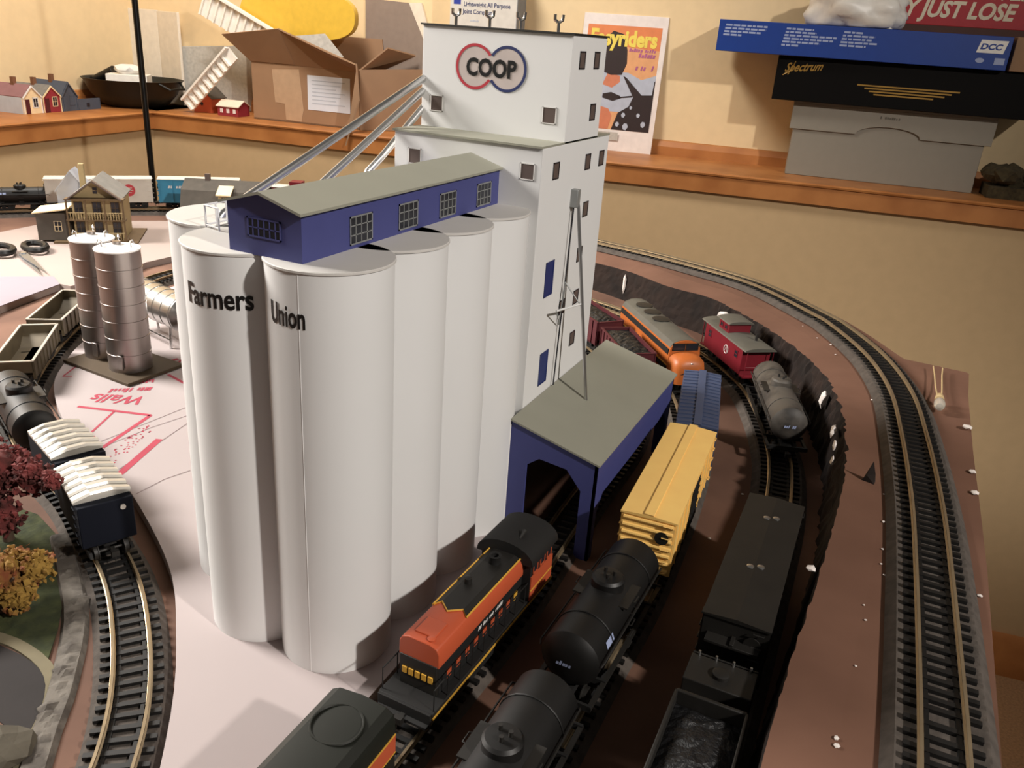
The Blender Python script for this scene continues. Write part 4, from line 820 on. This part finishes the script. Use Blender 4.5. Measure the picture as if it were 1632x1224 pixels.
# items behind and in the carton
yt = on_ledge('plastic_tub', 'long yellow plastic tub resting on the carton against the wall', 'tub', -84, 13, LZ+18.2, 0)
mb = MB(); n = 40; ring = []
for i in range(n):
    a = 2*PI*i/n; cx, cy = 16*math.copysign(abs(math.cos(a))**.6, math.cos(a)), 5.6*math.copysign(abs(math.sin(a))**.8, math.sin(a)); ring.append((cx, cy))
vs = []; prof = [(1.0, -3.6), (1.0, -1.6), (.93, .6), (.8, 1.2), (.74, .4), (.7, -3.0), (.2, -3.4)]
for f, hh in prof: vs += [(x*f if f > .5 else x*f, hh, y*f) for x, y in ring]
mb.add(vs, [(i*n+k, i*n+(k+1) % n, (i+1)*n+(k+1) % n, (i+1)*n+k) for i in range(len(prof)-1) for k in range(n)] + [tuple(range((len(prof)-1)*n, len(prof)*n)), tuple(range(n))])
mb.build('tub_shell', 'yellowplastic', yt, sharp=40).location.z = 7.2*K
sp = MB().add([(-6, -2, 0), (2, -3, 0), (9, -2, 2), (4, -2, 7), (-4, -2, 6), (-6, -1.6, 0), (2, -2.6, 0), (9, -1.6, 2), (4, -1.6, 7), (-4, -1.6, 6)], [(0, 1, 2, 3, 4), (5, 6, 7, 8, 9), (0, 1, 6, 5), (1, 2, 7, 6), (2, 3, 8, 7), (3, 4, 9, 8), (4, 0, 5, 9)]).build('crumpled_paper', 'greypanel', None, 0, W(-79, 9, LZ+14.6), WA, smooth=False); tag(sp, 'crumpled grey paper sticking out of the carton below the yellow tub', 'paper')
def ribstrip(label, s0, z0, s1, z1, t, wd=6, rise=1.6):
    L = math.hypot(s1-s0, z1-z0); a = math.atan2(z1-z0, s1-s0); o = on_ledge('ribbed_strip', label, 'plastic strip', s0, t, z0)
    xf = Matrix.Rotation(-a, 4, 'Y'); mb = MB(); mb.box(0, L, -.3, .3, 0, wd, 0, xf)
    k = 0
    while k*2.1 < L-1: mb.box(k*2.1, k*2.1+.5, -.9, -.3, 0, wd, 0, xf); k += 1
    mb.box(0, L, -rise, .3, wd, wd+.5, 0, xf); mb.build('strip', 'whiteplastic', o, smooth=False)
ribstrip('white ribbed plastic strip slanting down to the carton from upper left', -110.5, 30.0, -90, 21.0, 7.5, 6)
ribstrip('white ribbed plastic strip leaning up against the left side of the carton', -112.6, LZ+.6, -98.2, 20.2, 4.5, 3.2)
o = on_ledge('foam_slab', 'mottled grey foam panel leaning on the wall left of the carton', 'panel', -117, 19.2); MB().ext([(-12, 0), (11, 0), (11.5, 17), (-10.5, 15.3)], 'y', 0, 2.5).build('panel', 'greypanel', o, .1, smooth=False)
o = on_ledge('folded_board', 'tall white folded panel standing in the corner behind the black bowl', 'panel', -140, 20.8)
MB().box(-4.6, 5.4, 0, .8, 0, 24.2).build('leaf', 'whitepanel', o, .1, smooth=False); MB().ext([(5.4, 0), (14.5, -3.2), (14.8, -2.5), (5.6, .8)], 'z', 0, 24).build('leaf', 'whitepanel', o, .1, smooth=False)
o = on_ledge('backing_panel', 'grey backing panel with a pale top edge behind the carton', 'panel', -58, 21, LZ)
MB().ext([(-13, 0), (6, 0), (4, 20), (-1, 30), (-13, 30.5)], 'y', 0, .7).build('panel', 'greybrown', o, smooth=False); MB().ext([(-1, 30), (4.6, 19), (6.2, 19), (2.4, 30.2)], 'y', -.1, .7).build('edge_strip', 'whitepanel', o, smooth=False)
# bowl with things in it
bw = on_ledge('black_bowl', 'wide black bowl standing on the corner of the ledge', 'bowl', -131.5, 5.5)
MB().rev([(.05, 0), (6.4, 0), (8.4, .8), (10.8, 3.4), (12.1, 6.4), (12.7, 7.0), (12.3, 7.0), (10.6, 3.8), (8, 1.4), (.05, .7)], 48).build('bowl', 'bowl', bw, sharp=50)
for k in range(2): MB().tube([(12.2*math.cos(a), 12.2*math.sin(a), 6.6) if i in (0, 4) else (14*math.cos(a), 14*math.sin(a), 5.4-abs(i-2)*.2) for i, a in enumerate([x+k*PI for x in (-.35, -.2, 0, .2, .35)])], .3).build('handle', 'bowl', bw)
o = thing('white_box', 'small white box with crumpled tissue inside the black bowl', 'box', W(-131, 3.5, LZ+4.6), WA+.5); MB().box(-5, 5, -3.4, 3.4, 0, 3.6).build('box', 'whiteplastic', o, .15); MB().ball((0, 0, 4.6), 2.6, 0, 2, (1.3, 1, .6), .2).build('tissue', 'white', o)
o = MB().cyl((-3.5, 0, 0), (3.5, 0, 3.2), 1.2, 0, 18).build('black_tube', 'black', None, .1, W(-139.5, 4, LZ+5.6), WA); tag(o, 'short black tube resting at a slant in the bowl', 'tube')
# model houses on the left ledge: fronts face the room (+s)
def row_house(label, t0, wd, ze, zr, wallm, roofm, trim, L=10, chim=True, win='maroon'):
    o = on_ledge('model_house', label, 'model house', -131.5, t0, LZ, 0, None)
    mb = MB(); gable(mb, -L, 0, 0, wd, 0, ze, zr, 0, 'x'); wl = mb.build('house_wall', wallm, o, smooth=False)
    mb = MB(); groof(mb, -L, 0, 0, wd, ze, zr, .06, .2, 0, 'x'); mb.build('roof', roofm, o, smooth=False)
    mb = MB(); m = wd/2; s = (zr-ze)/m
    mb.ext([(-.05, ze-.05*s), (m, zr+.02), (wd+.05, ze-.05*s), (wd+.05, ze-.05*s-.35), (m, zr-.35), (-.05, ze-.05*s-.35)], 'x', .08, .3)
    for y in (0, wd-.25): mb.box(0, .12, y, y+.25, 0, ze)
    mb.build('gable_trim', trim, o, smooth=False)
    MB().box(.0, .1, wd*.12, wd*.34, 0, 3.2).build('door', win, o, smooth=False)
    window(o, (0.02, wd*.66, 2.4), (0, 1, 0), (1, 0, 0), 1.6, 2.3, 2, 2, 'windark' if win != 'slate' else 'slate', trim, .18)
    if chim: MB().box(-5.2, -4.3, m-.45, m+.45, zr-1, zr+1.6).build('chimney', 'chimney', o, smooth=False)
    return o, wl
a, wl = row_house('white walled model house with a mauve roof and peach front', -30.9, 5.4, 3.7, 6.2, 'peach', 'mauve', 'white')
MB().box(-10, -.3, -.05, 0, 0, 3.7).build('side_wall', 'palehouse', wl, smooth=False)
row_house('dark red model house with a grey roof, middle of the row', -25.2, 5.4, 3.6, 6.0, 'redhouse', 'shingle', 'peach')
row_house('dark slate blue model house at the right end of the row', -19.6, 5.0, 3.4, 6.6, 'slate', 'slate', 'slate', 10, True, 'slate')
o = on_ledge('model_fence', 'low dark slate wall piece between the toy houses and the bowl', 'wall piece', -131.5, -14.4); MB().box(-.5, 0, 0, 7.2, 0, 2.6).build('panel', 'slate', o, smooth=False); MB().box(-.05, .06, 2.6, 3.6, .7, 1.6).build('opening', 'windark', o, smooth=False)
o = on_ledge('model_house', 'greenish model house cut off by the left picture edge', 'model house', -131.5, -43.0)
mb = MB(); gable(mb, -8, 0, 0, 5.2, 0, 3.4, 5.0, 0, 'x'); mb.build('house_wall', 'greenhouse', o, smooth=False); mb = MB(); groof(mb, -8, 0, 0, 5.2, 3.4, 5.0, .35, .2, 0, 'x'); mb.build('roof', 'palehouse', o, smooth=False)
window(o, (0.02, 2.6, 2.0), (0, 1, 0), (1, 0, 0), 1.4, 1.6, 2, 2, 'windark', 'palehouse', .15)
# little buildings at the foot of the carton
o = on_ledge('orange_shed', 'tiny orange shed front beside the leaning white strip', 'model shed', -114.6, 7.5); mb = MB(); gable(mb, 0, 5.6, 0, 6, 0, 3.8, 6.2); mb.build('shed_wall', 'orange', o, smooth=False); mb = MB(); groof(mb, 0, 5.6, 0, 6, 3.8, 6.2, .3); mb.build('roof', 'greywall', o, smooth=False)
MB().rev([(.45, 0), (.45, .08)], 12, 0, Matrix.Translation((2.6, -.02, 2.2)) @ Matrix.Rotation(PI/2, 4, 'X')).build('round_window', 'windark', o)
o = on_ledge('model_cottage', 'tiny red and white cottage under the leaning strip beside the carton', 'model house', -105.6, 5.2)
mb = MB(); gable(mb, 0, 6.2, 0, 5, 0, 2.4, 3.6, 0, 'x'); cw = mb.build('cottage_wall', 'redhouse', o, smooth=False); mb = MB(); groof(mb, 0, 6.2, 0, 5, 2.4, 3.7, .3, .2, 0, 'x'); mb.build('roof', 'whitepanel', o, smooth=False)
for x in (1.2, 3.1, 5): window(cw, (x, 0, 1.3), (1, 0, 0), (0, -1, 0), 1.1, 1.3, 2, 1, 'white', 'redhouse', .12)
# joint compound pail
pb = on_ledge('compound_box', 'white box of joint compound with dark blue printing behind the white tower', 'box', -44.8, 13)
MB().box(0, 16.6, 0, 7, 0, 38).build('box', 'bucket', pb, .1); MB().box(16.6, 16.7, .1, 6.9, .1, 37.9).build('side_panel', 'bucket_side', pb, smooth=False)
mb = MB(); fn = lambda a, b: (lambda u, v: (a+u, -.03, b+v))
mb.text('Lightweight All Purpose', fn(3.4, 29.9), .95, 1, .02, w=11.6); mb.text('Joint Compound', fn(3.3, 28.3), .95, 1, .02, w=8.0); mb.build('lettering', 'logoblue', pb, fix=False)
mb = MB(); mb.box(.9, 2.7, -.03, 0, 30.2, 33); mb.build('blue_square', 'bucketblue', pb, smooth=False)
mb = MB(); mb.marks(fn(5.2, 26.6), 2.2, .5, 7, 0, 4); mb.build('small_print', 'labelink', pb, fix=False)

# magazine print
mgz = on_ledge('magazine', 'motorcycle magazine with a white border and yellow masthead leaning on the wall', 'magazine', -3.4, 18.6, LZ, 0)
TL = math.radians(6); mxf = Matrix.Rotation(-TL, 4, 'X')
MB().box(-10.6, 9.4, 0, .5, 0, 30.6, 0, mxf).build('backing', 'magwhite', mgz, smooth=False)
lv = [0]
def mp(lay): return lambda u, v: tuple(mxf @ Vector((u, -.02-lay*.02, v)))
cv = MB(); x0, x1, z0, z1 = -9.4, 8.2, 4.9, 28.2
cv.flat([(x0, z0), (x1, z0), (x1, z1), (x0, z1)], mp(0), 5)
cv.flat([(x0, 24.2), (x1, 23.2), (x1, z1), (x0, z1)], mp(.6), 0)
cv.flat([(x0, 9), (x1, 9), (x1, 17.8), (4.8, 16.6), (1.5, 18), (x0, 18)], mp(1), 1)
cv.flat([(-3.2, 27), (-.6, 26.4), (.6, 23), (.9, 20), (0, 17.4), (-2.6, 17.2), (-5, 18), (-5, 25)], mp(2), 3)
cv.flat([(-3.4, 17.6), (-.4, 17.2), (-.2, 15.8), (-2, 14.4), (-4.4, 15)], mp(2), 2)
cv.flat([(-5, 10.2), (-2.2, 9.6), (-1.2, 8), (-1.8, z0), (-6, z0)], mp(2), 2)
cv.flat([(-4, 12.9), (-2, 13.4), (.2, 12.7), (.6, 12.2), (-1.4, 11.4), (-4, 12)], mp(3), 3)
cv.flat([(.4, 17.2), (1.2, 16.9), (5.4, 13.2), (7.8, 13.4), (8.0, 16.4), (x1, 16.6), (x1, z0), (-1, z0), (.2, 8.8), (2.6, 10.4), (3.4, 12.6)], mp(3), 3)
cv.flat([(-.2, 12.4), (3.2, 13), (3.2, 12.6), (-.2, 12.1)], mp(3), 3)
for cx_, cz_, r_ in ((1.6, 8.4, .5), (5.2, 8.6, .45), (3.2, 10.2, .35), (6.6, 6.6, .6), (2.4, 5.8, .7), (.4, 6.2, .5)):
    cv.flat([(cx_+r_*math.cos(k), cz_+r_*1.2*math.sin(k)) for k in range(6)], mp(4), 1)
cv.text('Easyriders', lambda u, v: mp(3)(-8.6+u, 23.9+v), 3.3, 1, .045, 4, w=16.0)
for zz, xx, ww, hh, nn in ((22.7, 1.0, 6.4, .8, 12), (21.5, 3.4, 4.0, 1.1, 6), (18.7, 3.0, 4.4, 1.3, 7)): cv.marks(lambda u, v, zz=zz, xx=xx: mp(3)(xx+u, zz+v), ww, hh, nn, 6, nn)
cv.build('printed_cover', ['magorange', 'maggrey', 'magskin', 'magblack', 'magyellow', 'magpeach', 'magpurple'], mgz, smooth=False, fix=False)
MB().ext([(-7.5, 2.4), (1, 2.4), (1, 4.3), (-7.5, 4.3)], 'y', -.06, -.03).build('caption_box', 'greypanel', mgz, smooth=False)
# boxes on the right
gb_ = on_ledge('storage_box', 'grey lidded storage box under the black and blue boxes', 'box', 56.6, 10)
MB().box(-19.2, 18.8, 0, 11, -.02, 15).build('box_body', 'greybox', gb_, .15)
lid = [(-20, 14.9), (20, 14.9), (20, 9.7), (7.4, 9.7)] + [(6.4*math.cos(a*PI/10)*1.0, 9.7+1.9*math.sin(a*PI/10)) for a in range(11)] + [(-7.4, 9.7), (-20, 9.7)]
MB().ext(lid, 'y', -.5, 0).build('lid_front', 'greybox', gb_, .08, smooth=False); MB().box(-20, 20, -.5, 11.4, 14.9, 15.4).build('lid_top', 'greybox', gb_, .08, smooth=False)
mb = MB(); mb.marks(lambda u, v: (-2.2+u, -.54, 13.2+v), 4.0, .55, 9, 0, 2, 0); mb.build('embossed_word', 'boxline', gb_, fix=False)
bb = on_ledge('train_set_box', 'black train set box with gold script between the grey and blue boxes', 'box', 31.8, 7, LZ+15.45)
MB().box(0, 52, 0, 13, 0, 8.7).build('box', 'blackbox', bb, .1)
mb = MB(); mb.text('Spectrum', lambda u, v: (1.6+u, -.03, 5.6+v+u*.1), 1.7, .72, .02, 0, .45, w=7.6)
mb.tube([(1.4, -.03, 4.9), (3, -.03, 5.9), (3.6, -.03, 7.8)], .09, 0, 5)
for k, (a, b) in enumerate(((16.5, 36), (18, 34.6), (19, 33.4), (20, 31.4))): mb.box(a, b, -.03, 0, 4.0-k*.55, 4.28-k*.55)
mb.build('gold_print', 'gold', bb, fix=False)
bl = on_ledge('controller_box', 'long dark blue box with white print on top of the black box', 'box', 18.8, 5, LZ+24.2)
MB().box(0, 55.6, 0, 14, 0, 6.1).build('box', 'bluebox', bl, .1)
r = random.Random(6)
for xa, n, ws in ((1.4, 4, (8.4, 8.2, 7.4, 3.4)), (13.6, 6, (5.4, 6, 10, 9.6, 7, 3)), (24.8, 5, (3.6, 6, 5.6, 6.6, 4.6))):
    mb = MB()
    for k in range(n):
        x = xa-k*.1; e = xa+ws[k]
        while x < e: q = r.uniform(.6, 1.5); mb.box(x, min(x+q, e), -.03, 0, 4.9-k*.62, 5.25-k*.62); x += q+.22
    mb.build('white_print', 'boxprint', bl, fix=False)
mb = MB(); mb.box(53.2, 55, -.03, 0, 1.0, 2.2); mb.build('white_square', 'boxprint', bl, fix=False)
mb = MB(); mb.ext([(50.6+.8*math.cos(k*PI/8), 1.6+.45*math.sin(k*PI/8)) for k in range(16)], 'y', -.03, 0); mb.build('white_oval', 'boxprint', bl, fix=False)
mb = MB(); mb.ext([(49.6, 3.0), (54.4, 3.0), (54.9, 5.3), (50.1, 5.3)], 'y', -.04, 0, 0)
mb.text('DCC', lambda u, v: (50.1+u, -.07, 3.65+v), 1.0, 1.75, .04, 1, .2, w=4.0); mb.build('logo_panel', ['white', 'bluebox'], bl, fix=False)
o = on_ledge('tan_carton', 'plain tan carton end showing right of the long blue box', 'carton', 75.2, 6, LZ+24.2); MB().box(0, 16, 0, 13, 0, 6.2).build('carton', 'cardboard', o, .1)
sg = on_ledge('slogan_sign', 'red sign with pale slogan lettering leaning on the wall above the blue box', 'sign', 57, 18, LZ+30.4)
MB().box(-11, 34, 0, .8, 1.6, 17).build('panel', 'signred', sg, .1, smooth=False); MB().box(-11.3, 34.3, -.6, .9, 0, 1.6).build('bottom_edge', 'sign_edge', sg, .05, smooth=False)
mb = MB(); mb.text('THEY JUST LOSE', lambda u, v: (-9+u, -.04, 3.3+v), 3.0, 1, .035, 0, .2, w=28.3); mb.text('NEVER', lambda u, v: (9.5+u, -.04, 7.1+v), 3.0, .95, .03, 0, .2); mb.build('lettering', 'signtext', sg, fix=False)
r = random.Random(3); bm_ = bmesh.new(); bmesh.ops.create_icosphere(bm_, subdivisions=4, radius=1); vs = []
from mathutils import noise
for v in bm_.verts:
    p = v.co; nz = noise.noise(p*1.7)*.26 + abs(noise.noise(Vector((p.x*5, p.y*3, p.z*1.2))+Vector((4, 2, 1))))*.3; zz = p.z
    k = 1+nz; vs.append((p.x*9.2*k*(1-.22*zz), p.y*5.5*k, (zz*.9*k+.62)*6.0 if zz > -.62 and (zz*.9*k+.62) > .02 else .12))
mbag = MB().add(vs, [tuple(v.index for v in f.verts) for f in bm_.faces]); bm_.free()
o = mbag.build('plastic_bag', 'bag', None, 0, W(46.0, 10.2, LZ+30.3), WA, sharp=70); tag(o, 'crumpled white plastic bag on top of the long blue box', 'bag')
o = on_ledge('model_shrub', 'dark brown shrub clump on the ledge right of the grey box', 'shrub', 86.5, 9); mb = MB(); r = random.Random(1)
for k in range(16): mb.ball((r.uniform(-8, 10), r.uniform(-2.5, 4), r.uniform(.8, 3.0)+max(0, 2)), r.uniform(1.8, 3.2), 0, 2, (1.2, 1, .8), .25)
mb.box(-9, 14, -3, 4.5, 0, 2.4); mb.build('foliage', 'darkshrub', o, smooth=False)
